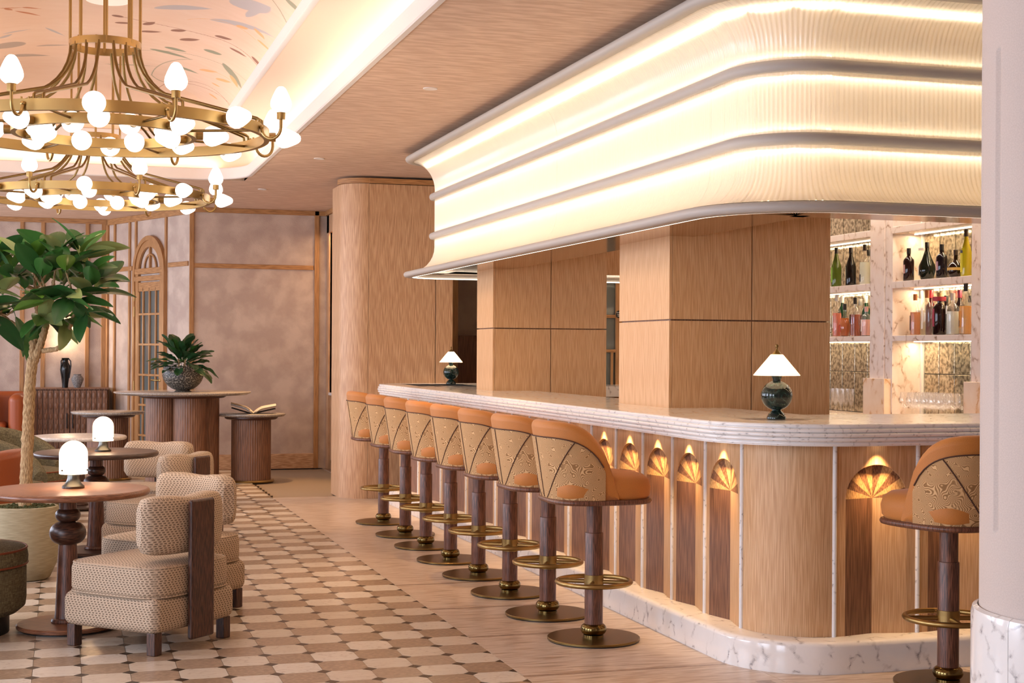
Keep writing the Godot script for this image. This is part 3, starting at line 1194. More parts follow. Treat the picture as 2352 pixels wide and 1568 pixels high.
func make_service_side() -> void:
	# what shows behind the bar between the piers
	wall_box("wall_service", Vector3(3.6, 0, -15.0), Vector3(7.0, 3.1, -15.2), M.plaster)
	var T := frame_wall(Vector2(3.585, -14.4), Vector2(5, -14.4), Vector2(0, 1))
	trim(T, 0.19, 1.5, 0.07, 3.0, 0.06)
	wall_box("wall_service_reveal", Vector3(3.585, 0, -14.2), Vector3(3.62, 3.05, -15.0), M.oak)
	var cab := MB.new()
	cab.rbox(Vector3(4.35, 0.78, -14.8), Vector3(1.1, 1.56, 0.36), 0.004, 1)
	var k := put("tall_cupboard", cab, M.walnut)
	tag(k, "brown timber cupboard behind the far end of the bar, beside the oak wall", "cupboard")
	var hb := MB.new()
	hb.tube([Vector3(4.13, 1.0, -14.62), Vector3(4.13, 1.0, -14.59), Vector3(4.13, 1.25, -14.59), Vector3(4.13, 1.25, -14.62)], 0.01, 8)
	put("handle", hb, M.brass_dark, k)
	# glazed staff door
	var d := setting("door_2")
	d.position = Vector3(0, 0, -13.0)
	var R := 5.045
	for e in [[4.52, 1.2, 0.09, 2.4], [R - 0.03, 1.5, 0.06, 3.0], [4.4, 1.5, 0.1, 3.0]]:
		var b := MB.new()
		b.rbox(Vector3(e[0], e[1], 0), Vector3(e[2], e[3], 0.05), 0.004, 1)
		put("stile", b, M.trim, d)
	for e in [[2.30, 0.09], [2.19, 0.05], [2.08, 0.06], [1.735, 0.03], [1.41, 0.03], [0.98, 0.03], [2.5, 0.05], [0.3, 0.3]]:
		var b := MB.new()
		b.rbox(Vector3(4.76, e[0], 0), Vector3(0.5, e[1], 0.044), 0.004, 1)
		put("rail", b, M.trim_flat, d)
	for e in [[4.95, 1.0, 0.022, 0.85]]:
		var b := MB.new()
		b.rbox(Vector3(e[0], e[1], 0), Vector3(e[2], e[3], 0.04), 0.003, 1)
		put("glazing_bar", b, M.trim, d)
	var p := MB.new()
	p.box(Vector3(4.76, 1.3, -0.004), Vector3(0.48, 2.4, 0.008))
	put("pane", p, M.pane, d)
	wall_box("wall_service_door", Vector3(5.04, 0, -13.0), Vector3(7.0, 3.1, -13.1), M.plaster)
	wall_box("wall_service_head", Vector3(4.35, 2.55, -13.02), Vector3(5.04, 3.1, -13.1), M.oak)
	var sg := thing("door_sign", "small round black sign with three white lines of text, on the timber door frame", "sign", Vector3(5.008, 1.755, -12.97), 0.0)
	var disc := MB.new()
	disc.lathe([Vector2(0.0, 0.006), Vector2(0.026, 0.006), Vector2(0.028, 0.004), Vector2(0.028, 0.0)], 24)
	var dm := put("plate", disc, M.sign_black, sg)
	dm.rotation.x = PI / 2
	dm.scale = Vector3(1, 1, 1.25)
	for e in [["Fire door", 0.017], ["keep", 0.0], ["shut", -0.015]]:
		var t := TextMesh.new()
		t.text = e[0]
		t.font = font("Droid Sans")
		t.font_size = 16
		t.pixel_size = 0.0007
		t.depth = 0.001
		var o := put("lettering", t, M.white, sg)
		o.position = Vector3(0, e[1], 0.0068)


func font(n: String) -> SystemFont:
	var f := SystemFont.new()
	f.font_names = PackedStringArray([n])
	f.font_weight = 700
	return f


func make_white_column() -> void:
	var c := setting("column")
	c.position = Vector3(2.727, 0, -3.35)
	# shaft with shallow round-ended grooves
	var R := 0.34
	var base := YAW + 0.386
	var toward := atan2(0.0 - (-3.35), 0.0 - 2.727)  # direction to the camera, in x-z
	var g0 := toward - deg_to_rad(11.0)
	var seg := 288
	var ys := []
	for q in [0.69, 0.9, 0.91, 0.917, 0.924, 0.93, 1.2, 1.6, 2.0, 2.2, 2.212, 2.22, 2.228, 2.24, 3.06]:
		ys.append(q)
	var rings := []
	for y in ys:
		var ring := PackedVector3Array()
		for k in seg:
			var a := TAU * k / seg
			var q := fposmod(a - g0 + PI / 16, PI / 8) - PI / 16
			var w := 0.0075
			var arc := q * R
			var dy := 0.0
			if y < 0.93:
				dy = (0.93 - y)
			elif y > 2.212:
				dy = (y - 2.212)
			var e := 1.0 - Vector2(arc, dy).length() / w
			var r := R - 0.009 * clampf(e * 2.0, 0, 1)
			ring.push_back(Vector3(r * cos(a), y, r * sin(a)))
		rings.push_back(ring)
	var b := MB.new()
	b.loft(rings, true, false)
	put("shaft", b, M.white_col, c)
	# marble base in upright staves
	var prof := [Vector2(0.34, 0.69), Vector2(0.345, 0.708), Vector2(0.358, 0.702), Vector2(0.362, 0.685), Vector2(0.362, 0.0)]
	prof.reverse()
	for k in 10:
		var s := MB.new()
		var a0 := toward + 0.12 + TAU * k / 10
		s.lathe(prof, 10, Vector3.ZERO, false, a0 + 0.0015, a0 + TAU / 10 - 0.0015)
		put("base_stave", s, M.marble, c)

const MURAL := [
	["7d5748",0.035,0.345,-11.333,0.381,-11.359,0.417,-11.385],
	["7d5748",0.035,0.369,-11.587,0.430,-11.579,0.490,-11.571],
	["7d5748",0.035,0.580,-11.586,0.615,-11.512,0.649,-11.439],
	["7d5748",0.035,0.559,-11.843,0.639,-11.798,0.719,-11.752],
	["7d5748",0.035,0.789,-11.647,0.839,-11.580,0.888,-11.512],
	["7d5748",0.035,0.873,-11.904,0.939,-11.800,1.006,-11.696],
	["7d5748",0.035,1.101,-11.406,1.156,-11.347,1.211,-11.288],
	["7d5748",0.035,1.230,-11.575,1.290,-11.562,1.349,-11.550],
	["7d5748",0.035,1.390,-11.412,1.422,-11.459,1.454,-11.507],
	["7d5748",0.006,0.361,-11.328,0.740,-11.641,1.142,-11.445],
	["7d5748",0.006,1.142,-11.445,1.331,-11.398,1.463,-11.577],
	["7f7f6c",0.05,0.673,-12.467,0.839,-12.495,1.005,-12.522],
	["7f7f6c",0.05,0.876,-12.959,0.991,-12.976,1.107,-12.993],
	["7f7f6c",0.05,1.241,-12.178,1.338,-12.389,1.435,-12.600],
	["7f7f6c",0.05,0.788,-12.296,0.869,-12.292,0.949,-12.288],
	["7f7f6c",0.05,1.081,-12.008,1.138,-11.959,1.195,-11.910],
	["7f7f6c",0.006,0.583,-12.589,1.132,-12.180,1.456,-12.249],
	["7f7f6c",0.006,0.749,-13.604,0.735,-12.908,1.016,-12.509],
	["7f7f6c",0.006,0.749,-13.604,0.828,-13.821,1.013,-13.785],
	["7f7f6c",0.02,0.338,-13.291,0.527,-13.296,0.763,-13.171],
	["a19a9c",0.06,0.623,-10.987,0.810,-10.810,0.997,-10.632],
	["a19a9c",0.1,1.119,-10.302,1.217,-10.110,1.316,-9.918],
	["a19a9c",0.05,1.017,-10.961,1.222,-10.731,1.426,-10.501],
	["a19a9c",0.03,1.221,-10.470,1.236,-10.246,1.316,-9.918],
	["c79668",0.03,1.200,-10.842,1.232,-10.791,1.264,-10.739],
	["c79668",0.03,1.306,-10.643,1.345,-10.693,1.383,-10.744],
	["c79668",0.03,1.357,-10.878,1.402,-10.885,1.447,-10.892],
	["c79668",0.03,1.104,-12.816,1.169,-12.707,1.234,-12.599],
	["c79668",0.03,1.329,-12.434,1.368,-12.558,1.407,-12.682],
	["c79668",0.03,1.250,-12.887,1.302,-12.777,1.354,-12.667],
	["c79668",0.03,1.247,-13.118,1.272,-13.110,1.297,-13.102],
	["c79668",0.03,1.267,-13.603,1.300,-13.630,1.333,-13.656],
	["c79668",0.005,1.104,-12.816,1.282,-12.459,1.462,-12.717],
	["c79668",0.005,0.871,-11.152,1.100,-10.716,1.340,-10.915],
	["7d5748",0.005,1.067,-13.455,1.250,-13.148,1.450,-13.547],
	["9a8a80",0.12,-0.498,-12.563,-0.417,-12.533,-0.336,-12.503],
	["9a8a80",0.06,-0.479,-12.986,-0.300,-13.025,-0.121,-13.065],
	["9a8a80",0.03,-0.223,-12.646,-0.094,-12.607,0.035,-12.568],
	["a19a9c",0.03,-0.485,-12.235,-0.439,-12.174,-0.392,-12.112],
	["a19a9c",0.02,-0.145,-11.922,-0.073,-12.067,-0.001,-12.213],
	["a19a9c",0.02,-0.457,-12.080,-0.357,-12.034,-0.256,-11.987],
	["a5694a",0.012,-0.445,-11.177,-0.385,-11.222,-0.292,-11.214],
	["a5694a",0.02,-0.292,-11.214,-0.251,-11.233,-0.169,-11.271],
	["a5694a",0.02,-0.347,-11.314,-0.245,-11.430,-0.178,-11.503],
	["a5694a",0.02,-0.415,-11.210,-0.386,-11.253,-0.366,-11.289],
	["7f7f6c",0.006,1.287,-9.707,1.386,-9.844,1.459,-10.031],
	["7f7f6c",0.05,1.379,-9.522,1.419,-9.531,1.445,-9.544],
	["7d5748",0.005,0.820,-13.917,1.112,-13.358,1.439,-13.446]
]

# ---------------------------------------------------------------- the bar
func bar_path(X0: float, Z0: float, rn: float, Zf: float, rf_: float, xe: float, seg := 12, step := 0.0) -> Array:
	# far short end, far corner, long side, near corner, near short end; normals outward
	var o := []
	var line := func(a: Vector3, b: Vector3, n: Vector3, first: bool):
		var m := 1 if step <= 0.0 else maxi(1, int(round(a.distance_to(b) / step)))
		for k in range(0 if first else 1, m + 1):
			o.append([a.lerp(b, float(k) / m), n])
	line.call(Vector3(xe, 0, Zf), Vector3(X0 + rf_, 0, Zf), Vector3(0, 0, -1), true)
	var sf := seg if step <= 0.0 else maxi(4, int(rf_ * PI / 2 / step))
	for k in range(1, sf + 1):
		var a := PI / 2 * k / sf
		var n := Vector3(-sin(a), 0, -cos(a))
		o.append([Vector3(X0 + rf_, 0, Zf + rf_) + n * rf_, n])
	line.call(Vector3(X0, 0, Zf + rf_), Vector3(X0, 0, Z0 - rn), Vector3(-1, 0, 0), false)
	var sn := seg if step <= 0.0 else maxi(4, int(rn * PI / 2 / step))
	for k in range(1, sn + 1):
		var a := PI / 2 * k / sn
		var n := Vector3(-cos(a), 0, sin(a))
		o.append([Vector3(X0 + rn, 0, Z0 - rn) + n * rn, n])
	line.call(Vector3(X0 + rn, 0, Z0), Vector3(xe, 0, Z0), Vector3(0, 0, 1), false)
	return o


const BX := 2.976
const BZ := -5.83
const BR := 0.309
const BF := -13.3
const BE := 5.6

func make_bar() -> void:
	var path := bar_path(BX, BZ, BR, BF, 0.12, BE, 14)
	# worktop
	var top := thing("bar_counter", "long white veined marble bar counter with a rounded, reeded edge", "bar counter")
	var b := MB.new()
	b.sweep(path, [Vector2(0.205, 1.0), Vector2(0.205, 1.094), Vector2(0.0, 1.094), Vector2(0.0, 1.0)], true, true)
	# inner sheets: far end block, front strip widened to the inner edge, near end block
	b.box(Vector3(3.25, 1.047, -9.65), Vector3(0.56, 0.094, 7.1))
	b.box(Vector3(4.3, 1.047, -6.2), Vector3(2.6, 0.094, 0.76))
	b.box(Vector3(4.2, 1.047, -12.8), Vector3(2.6, 0.094, 0.96))
	put("slab", b, M.marble, top)
	# reeded edge: five stacked half rounds, wider towards the middle
	var e := [0.210, 0.220, 0.226, 0.221, 0.208]
	for k in 5:
		var r := MB.new()
		var y0 := 1.095 - 0.019 * (k + 1)
		var pr := [Vector2(0.15, y0)]
		for q in 9:
			var a := -PI / 2 + PI * q / 8
			pr.append(Vector2(e[k] - 0.0095 + 0.0095 * cos(a), y0 + 0.0095 + 0.0095 * sin(a)))
		pr.append(Vector2(0.15, y0 + 0.019))
		r.sweep(path, pr, true, true)
		put("edge_moulding", r, M.marble_edge, top)
	# base with plinth, pilasters and niched panels
	var base := thing("bar_cladding", "oak bar front of arched fan-inlay bays between slim marble pilasters on a marble plinth", "bar front")
	var core := MB.new()
	core.sweep(bar_path(BX, BZ, BR, BF, 0.12, BE, 10), [Vector2(-0.06, 0.0), Vector2(-0.06, 1.0), Vector2(-0.1, 1.0), Vector2(-0.1, 0.0)], true, true)
	put("carcass", core, M.walnut, base)
	var pl := [Vector2(-0.04, 0.0), Vector2(0.116, 0.0), Vector2(0.116, 0.118), Vector2(0.112, 0.130), Vector2(0.104, 0.137), Vector2(0.092, 0.14), Vector2(-0.04, 0.14)]
	var fine := bar_path(BX, BZ, BR, BF, 0.12, BE, 14, 0.04)
	var cut := []
	var acc := 0.0
	for k in fine.size():
		var p: Vector3 = fine[k][0]
		var near_corner := p.x < BX + BR + 0.02 and p.z > BZ - BR - 0.02
		if k > 0:
			acc += fine[k - 1][0].distance_to(p)
		if k == 0 or k == fine.size() - 1 or acc >= (0.118 if near_corner else 1.05):
			cut.append(k)
			acc = 0.0
	for k in cut.size() - 1:
		var sub := fine.slice(cut[k], cut[k + 1] + 1)
		if sub.size() < 2:
			continue
		var first: Vector3 = sub[0][0]
		var m := MB.new()
		m.sweep(sub, pl, true, true)
		put("plinth_block", m, M.marble, base)
	# pilasters: half rounds
	var rod := MB.new()
	rod.lathe([Vector2(0.0105, 0.14), Vector2(0.0105, 1.0)], 12)
	var rodm := rod.mesh()
	var longs := []
	for k in 18:
		longs.append(BZ - BR - 0.4 * k)
	for z in longs:
		var o := put("pilaster", rodm, M.marble_edge, base)
		o.position = Vector3(BX + 0.004, 0, z)
	var shorts := []
	for k in 6:
		shorts.append(BX + BR + 0.421 * k)
	for x in shorts:
		var o := put("pilaster", rodm, M.marble_edge, base)
		o.position = Vector3(x, 0, BZ - 0.004)
	# plain rounded corner
	var cn := MB.new()
	var arc := []
	for k in 15:
		var a := PI / 2 * k / 14
		var n := Vector3(-cos(a), 0, sin(a))
		arc.append([Vector3(BX + BR, 0, BZ - BR) + n * (BR - 0.006), n])
	cn.sweep(arc, [Vector2(0, 0.14), Vector2(0, 1.0), Vector2(-0.02, 1.0), Vector2(-0.02, 0.14)], true, true)
	put("corner_panel", cn, M.pale_oak, base)
	var meshes := bay_meshes(0.4)
	var meshes2 := bay_meshes(0.421)
	for k in longs.size() - 1:
		bay(base, meshes, Vector3(BX + 0.006, 0, (longs[k] + longs[k + 1]) / 2), Basis(Vector3(0, 0, 1), Vector3.UP, Vector3(-1, 0, 0)))
	for k in shorts.size() - 1:
		bay(base, meshes2, Vector3((shorts[k] + shorts[k + 1]) / 2, 0, BZ - 0.006), Basis(Vector3(1, 0, 0), Vector3.UP, Vector3(0, 0, 1)))
	# far return, out of sight behind the stools
	var fr := MB.new()
	fr.box(Vector3(2.99, 0.57, -13.12), Vector3(0.02, 0.86, 0.35))
	put("end_panel", fr, M.pale_oak, base)


func bay_meshes(width: float) -> Dictionary:
	# one niched bay: s across, y up, n out; a V-shaped niche under a semicircle
	var hw := 0.155
	var r := 0.152
	var hc := 0.75
	var dep := 0.036
	var y0 := 0.14
	var out := {}
	var vd := func(s: float) -> float: return -dep * (1.0 - absf(s) / hw)
	var o := [Vector2(-width / 2, y0), Vector2(-hw, y0)]
	var n := 20
	for k in n + 1:
		var a := PI - PI * k / n
		o.append(Vector2(hw * cos(a), hc + r * sin(a)))
	o.append_array([Vector2(hw, y0), Vector2(width / 2, y0), Vector2(width / 2, 1.0), Vector2(-width / 2, 1.0)])
	var b := MB.new()
	b.plate(o, -0.05, 0.0)
	out.face = b.mesh()
	var wl := MB.new()
	wl.quad(Vector3(-hw, y0, 0), Vector3(0, y0, -dep), Vector3(0, hc, -dep), Vector3(-hw, hc, 0), Vector3(0, 0, 1))
	wl.quad(Vector3(-hw, y0, -0.003), Vector3(0, y0, -dep - 0.003), Vector3(0, hc, -dep - 0.003), Vector3(-hw, hc, -0.003), Vector3(0, 0, -1))
	out.dark = wl.mesh()
	var lt := MB.new()
	lt.quad(Vector3(hw, y0, 0), Vector3(0, y0, -dep), Vector3(0, hc, -dep), Vector3(hw, hc, 0), Vector3(0, 0, 1))
	lt.quad(Vector3(hw, y0, -0.003), Vector3(0, y0, -dep - 0.003), Vector3(0, hc, -dep - 0.003), Vector3(hw, hc, -0.003), Vector3(0, 0, -1))
	out.light = lt.mesh()
	out.rays = []
	for k in 10:
		var m := MB.new()
		var a0 := PI - PI * k / 10
		var pr := []
		for q in 5:
			var a := a0 - PI / 10 * q / 4
			var s := hw * cos(a)
			pr.append(Vector3(s, hc + r * sin(a), vd.call(s) + 0.0002))
		for q in 4:
			var c := Vector3(0, hc, -dep + 0.0002)
			var nn: Vector3 = (pr[q + 1] - c).cross(pr[q] - c).normalized()
			if nn.z < 0:
				nn = -nn
			m.poly([c, pr[q], pr[q + 1]], nn)
			m.poly([c - nn * 0.002, pr[q] - nn * 0.002, pr[q + 1] - nn * 0.002], -nn)
		out.rays.append(m.mesh())
	var lamp := MB.new()
	lamp.lathe([Vector2(0, -0.004), Vector2(0.014, -0.004), Vector2(0.016, 0.0), Vector2(0.016, 0.004)], 12, Vector3(0, 0.996, 0.045))
	out.lamp = lamp.mesh()
	return out


func bay(base: Node3D, ms: Dictionary, at: Vector3, B: Basis) -> void:
	var p := put("bay_panel", ms.face, M.pale_oak, base)
	p.transform = Transform3D(B, at)
	put("walnut_leaf", ms.dark, M.walnut, p)
	put("oak_leaf", ms.light, M.pale_oak, p)
	for k in 10:
		put("fan_ray", ms.rays[k], M.ray_light if k % 2 == 0 else M.ray_dark, p)
	put("downlight", ms.lamp, M.led, p)
	spot(at + B * Vector3(0, 0.988, 0.047), B * Vector3(0, -1, -0.16), 38.0, Color("ffcf94"), E.bay, 0.015, 0.9)


# ---------------------------------------------------------------- canopy of fluted glass over the bar
const KX := 2.89
const KZ := -5.79
const KF := -11.95

func glass_profile() -> Array:
	# (offset, height) from the bottom rim up to the top rim
	var o := []
	for k in 9:
		var t := PI / 2 * k / 8
		o.append(Vector2(-0.045 + 0.215 * (1 - sin(t)), 2.045 + 0.21 * (1 - cos(t))))
	for y in [2.30, 2.348, 2.42, 2.5, 2.58, 2.672, 2.71]:
		o.append(Vector2(-0.045, y))
	for k in 11:
		var t := PI / 2 * k / 10
		o.append(Vector2(-0.045 + 0.215 * (1 - cos(t)), 2.73 + 0.235 * sin(t)))
	return o


func make_canopy() -> void:
	var c := thing("bar_canopy", "flared canopy of lit fluted glass with grey rails, hung over the marble bar", "canopy")
	var rn := 0.37
	var rfar := 0.14
	var xe := 5.6
	var rough := bar_path(KX, KZ, rn, KF, rfar, xe, 14)
	# fluted glass panes, cut at the seams
	var prof := glass_profile()
	var pn := []
	for k in prof.size():
		var d: Vector2 = prof[mini(k + 1, prof.size() - 1)] - prof[maxi(k - 1, 0)]
		pn.append(Vector2(d.y, -d.x).normalized())
	var pitch := 0.024
	var sub := 6
	var fine := bar_path(KX, KZ, rn, KF, rfar, xe, 14, pitch / sub)
	var seams := [0]
	var acc := 0.0
	var run := 0.0
	for k in range(1, fine.size()):
		var p: Vector3 = fine[k][0]
		acc += fine[k - 1][0].distance_to(p)
		var corner := p.x < KX + rn + 0.25 and p.z > KZ - rn - 0.25
		if acc > (0.144 if corner else 1.18) or k == fine.size() - 1:
			seams.append(k)
			acc = 0.0
	for q in seams.size() - 1:
		var P := []
		var N := []
		for k in range(seams[q], seams[q + 1] + 1):
			var e = fine[k]
			var ph := cos(TAU * k / sub)
			var rp := PackedVector3Array()
			var amp := 0.0022
			if k == seams[q] or k == seams[q + 1]:
				ph = -1.6
			for j in prof.size():
				var w: Vector2 = prof[j] + pn[j] * amp * ph
				rp.push_back(e[0] + e[1] * w.x + Vector3.UP * w.y)
			P.push_back(rp)
		var b := MB.new()
		b.loft(P, false, false)
		put("glass_pane", b, M.fluted, c)
	# light box behind the glass
	var lb := MB.new()
	lb.sweep(rough, [Vector2(-0.17, 2.05), Vector2(-0.17, 2.99)], false, false)
	lb.sweep(rough, [Vector2(-0.17, 2.99), Vector2(0.19, 2.99)], false, false)
	lb.sweep(rough, [Vector2(-0.17, 2.055), Vector2(0.17, 2.055)], false, false)
	put("light_box", lb, M.lightbox, c)
	# rails and rims
	for h in [2.348, 2.672]:
		var r := MB.new()
		var pr := []
		for k in 12:
			var a := TAU * k / 12
			pr.append(Vector2(-0.022 + 0.024 * cos(a), h + 0.028 * sin(a)))
		r.sweep(rough, pr, true, true)
		put("rail", r, M.rail, c)
	var br := MB.new()
	var pr2 := []
	for k in 11:
		var a := -PI / 2 + PI * k / 10
		pr2.append(Vector2(0.187 + 0.023 * cos(a), 2.028 + 0.023 * sin(a)))
	pr2.append_array([Vector2(0.14, 2.051), Vector2(0.14, 2.005)])
	br.sweep(rough, pr2, true, true)
	put("bottom_rim", br, M.rail, c)
	var tr := MB.new()
	var pr3 := []
	for k in 9:
		var a := -PI / 2 + PI * k / 8
		pr3.append(Vector2(0.175 + 0.025 * cos(a), 2.979 + 0.025 * sin(a)))
	pr3.append_array([Vector2(0.1, 3.004), Vector2(0.1, 2.975), Vector2(0.14, 2.954)])
	tr.sweep(rough, pr3, true, true)
	put("top_rim", tr, M.rail, c)
	var nk := MB.new()
	nk.sweep(rough, [Vector2(0.1, 2.99), Vector2(0.1, 3.052), Vector2(0.06, 3.052), Vector2(0.06, 2.99)], true, true)
	put("shadow_gap", nk, M.black, c)
	# polished soffit with a lit channel
	var so := MB.new()
	so.sweep(rough, [Vector2(0.15, 2.04), Vector2(0.15, 2.044), Vector2(-0.445, 2.044), Vector2(-0.445, 2.04)], true, true)
	put("soffit", so, M.soffit, c)
	var ups := MB.new()
	ups.sweep(rough, [Vector2(-0.44, 2.042), Vector2(-0.44, 3.05), Vector2(-0.43, 3.05), Vector2(-0.43, 2.042)], true, true)
	put("inner_face", ups, M.pale_oak, c)
	var led := MB.new()
	led.sweep(rough, [Vector2(0.128, 2.006), Vector2(0.136, 2.006), Vector2(0.136, 2.012), Vector2(0.128, 2.012)], true, true)
	put("led_strip", led, M.led, c)
	# the strips behind the glass, as lights
	var warm := Color("ffebc8")
	var LL := -KF + KZ - rn - rfar
	var zc := (KF + rfar + KZ - rn) / 2
	for e in [[-0.062, 2.31, -1.0, 1.0], [-0.062, 2.39, 1.0, 0.45], [-0.062, 2.635, -1.0, 1.0], [-0.062, 2.715, 1.0, 0.5], [0.09, 2.062, 1.0, 0.8], [0.03, 2.93, 0.0, 1.6]]:
		var nrm_l := Vector3(-1, 0, 0)
		strip_light(Vector3(KX - e[0], e[1], zc), Vector3(0, 0, 1), nrm_l, e[2], LL, warm, E.canopy * e[3] * LL)
		strip_light(Vector3((KX + rn + xe) / 2, e[1], KZ + e[0]), Vector3(1, 0, 0), Vector3(0, 0, 1), e[2], xe - KX - rn, warm, E.canopy * e[3] * (xe - KX - rn))
		for k in 3:
			var a := PI / 2 * (k + 0.5) / 3
			var n := Vector3(-cos(a), 0, sin(a))
			var rr: float = rn + e[0]
			strip_light(Vector3(KX + rn, e[1], KZ - rn) + n * rr, Vector3(sin(a), 0, cos(a)), n, e[2], rr * PI / 6, warm, E.canopy * e[3] * rr * PI / 6)
		strip_light(Vector3((KX + rfar + xe) / 2, e[1], KF - e[0]), Vector3(1, 0, 0), Vector3(0, 0, -1), e[2], xe - KX - rfar, warm, E.canopy * e[3] * (xe - KX - rfar))
	# the open channel below, lighting the counter
	for e in [[Vector3(KX - 0.132, 2.003, zc), Vector3(0, 0, 1), LL], [Vector3((KX + rn + xe) / 2, 2.003, KZ + 0.132), Vector3(1, 0, 0), xe - KX - rn]]:
		strip_light(e[0], e[1], Vector3(-1, 0, 0), -1.0, e[2], Color("ffd9a0"), E.channel * e[2])


func strip_light(p: Vector3, along: Vector3, outward: Vector3, updown: float, length: float, col: Color, e: float) -> void:
	# the light leaves along -z of its basis
	var dir := Vector3(0, updown, 0) + outward * (0.0 if updown < -0.5 else 0.15)
	if updown == 0.0:
		dir = outward * 0.8 + Vector3.DOWN * 0.5
	dir = dir.normalized()
	var z := -dir
	var y := z.cross(along).normalized()
	area_light(p, Basis(along, y, z), Vector2(length, 0.012), col, e)


# ---------------------------------------------------------------- oak piers and back bar
func make_piers() -> void:
	for e in [[-8.25, -7.49, 4.18], [-11.42, -10.96, 4.13]]:
		var w := setting("column")
		var x0 := 3.19
		var x1: float = e[2]
		var z0: float = e[0]
		var z1: float = e[1]
		var b := MB.new()
		b.box(Vector3((x0 + x1) / 2, 1.53, (z0 + z1) / 2), Vector3(x1 - x0 - 0.03, 3.04, z1 - z0 - 0.03))
		put("core", b, M.walnut, w)
		var xm := 3.19 + (x1 - x0) * 0.505
		for y in [[0.0, 1.575], [1.583, 3.05]]:
			var h: float = y[1] - y[0]
			var yc: float = (y[0] + y[1]) / 2
			var s := MB.new()
			s.rbox(Vector3(x0 + 0.009, yc, (z0 + z1) / 2), Vector3(0.018, h, z1 - z0), 0.0015, 1)
			put("side_panel", s, M.pale_oak, w)
			for xx in [[x0 + 0.019, xm - 0.003], [xm + 0.003, x1]]:
				var f := MB.new()
				f.rbox(Vector3((xx[0] + xx[1]) / 2, yc, z1 - 0.009), Vector3(xx[1] - xx[0], h, 0.018), 0.0015, 1)
				put("front_panel", f, M.pale_oak, w)
			var s2 := MB.new()
			s2.rbox(Vector3(x1 - 0.009, yc, (z0 + z1) / 2 - 0.01), Vector3(0.018, h, z1 - z0 - 0.02), 0.0015, 1)
			put("side_panel", s2, M.pale_oak, w)


const QX := 6.45

func make_back_bar() -> void:
	var t := thing("back_bar", "pink-veined marble back bar with lit shelves and antiqued mirror tiles", "back bar")
	var add := func(nm: String, a: Vector3, b_: Vector3, m: Material, r := 0.003, par: Node = null):
		var b := MB.new()
		b.rbox((a + b_) / 2, (b_ - a).abs(), r, 1)
		return put(nm, b, m, par if par else t)
	# bays between pilasters (z from far to near)
	var pil := [[-13.05, -12.76], [-10.89, -10.58], [-9.455, -9.15], [-7.9, -7.6], [-6.4, -6.1]]
	for p in pil:
		var zm: float = p[1] - 0.09
		add.call("pilaster", Vector3(QX, 0.9, p[0]), Vector3(QX + 0.3, 3.05, zm - 0.001), M.marble_warm)
		add.call("pilaster_return", Vector3(QX + 0.012, 0.9, zm), Vector3(QX + 0.3, 3.05, p[1]), M.marble_warm)
		add.call("pilaster_base", Vector3(QX - 0.05, 0.88, p[0] - 0.02), Vector3(QX + 0.02, 1.195, p[1]), M.onyx)
	for k in pil.size() - 1:
		var z0: float = pil[k][1]
		var z1: float = pil[k + 1][0]
		add.call("side_panel", Vector3(QX + 0.012, 0.88, z0), Vector3(QX + 0.3, 3.05, z0 + 0.02), M.marble_warm)
		add.call("bead", Vector3(QX + 0.27, 0.9, z0 + 0.02), Vector3(QX + 0.3, 3.05, z0 + 0.045), M.white)
		add.call("backing", Vector3(QX + 0.3, 0.88, z0), Vector3(QX + 0.34, 3.05, z1), M.black, 0.001)
		# mirror tiles
		var zz := z0 + 0.05
		while zz < z1 - 0.02:
			var ze := minf(zz + 0.216, z1)
			for y in [[0.885, 1.235], [1.24, 1.59], [1.595, 2.0], [2.005, 2.4], [2.405, 3.04]]:
				var b := MB.new()
				b.rbox(Vector3(QX + 0.294, (y[0] + y[1]) / 2, (zz + ze) / 2), Vector3(0.008, y[1] - y[0], ze - zz - 0.006), 0.003, 1)
				put("mirror_tile", b, M.mirror_tile, t)
			zz = ze
		for s in [[1.547, 0.045], [1.985, 0.055], [2.43, 0.055]]:
			var sh = add.call("shelf", Vector3(QX + 0.002, s[0] - s[1], z0 + 0.02), Vector3(QX + 0.285, s[0], z1), M.marble_warm)
			var l := MB.new()
			l.box(Vector3(QX + 0.2, s[0] - s[1] - 0.003, (z0 + z1) / 2), Vector3(0.012, 0.006, z1 - z0 - 0.1))
			put("led_strip", l, M.led, sh)
			area_light(Vector3(QX + 0.2, s[0] - s[1] - 0.01, (z0 + z1) / 2), Basis(Vector3.UP, PI / 2) * Basis(Vector3.RIGHT, -PI / 2), Vector2(z1 - z0 - 0.1, 0.012), Color("ffdcae"), E.shelf)
	add.call("back_counter", Vector3(QX - 0.3, 0.84, -13.2), Vector3(QX + 0.3, 0.88, -5.9), M.marble_warm, 0.006)
	add.call("cupboard", Vector3(QX - 0.26, 0.0, -13.2), Vector3(QX + 0.3, 0.84, -5.9), M.pale_oak)
	# light over the back counter, from the ceiling slot
	area_light(Vector3(QX - 0.25, 3.0, -9.6), Basis(Vector3.UP, PI / 2) * Basis(Vector3.RIGHT, -PI / 2), Vector2(6.5, 0.1), Color("fff0e0"), E.backbar)
	var sl := MB.new()
	sl.box(Vector3(QX - 0.25, 3.03, -9.6), Vector3(0.1, 0.03, 6.5))
	tag(put("slot_light", sl, M.led), "long slot light in the ceiling above the back bar shelves", "light")

# ---------------------------------------------------------------- seating
func superpt(phi: float, a: float, b: float, n: float) -> Vector2:
	# phi 0 at the back (-x), growing towards +z
	var c := -cos(phi)
	var s := sin(phi)
	return Vector2(a * signf(c) * pow(absf(c), 2.0 / n), b * signf(s) * pow(absf(s), 2.0 / n))


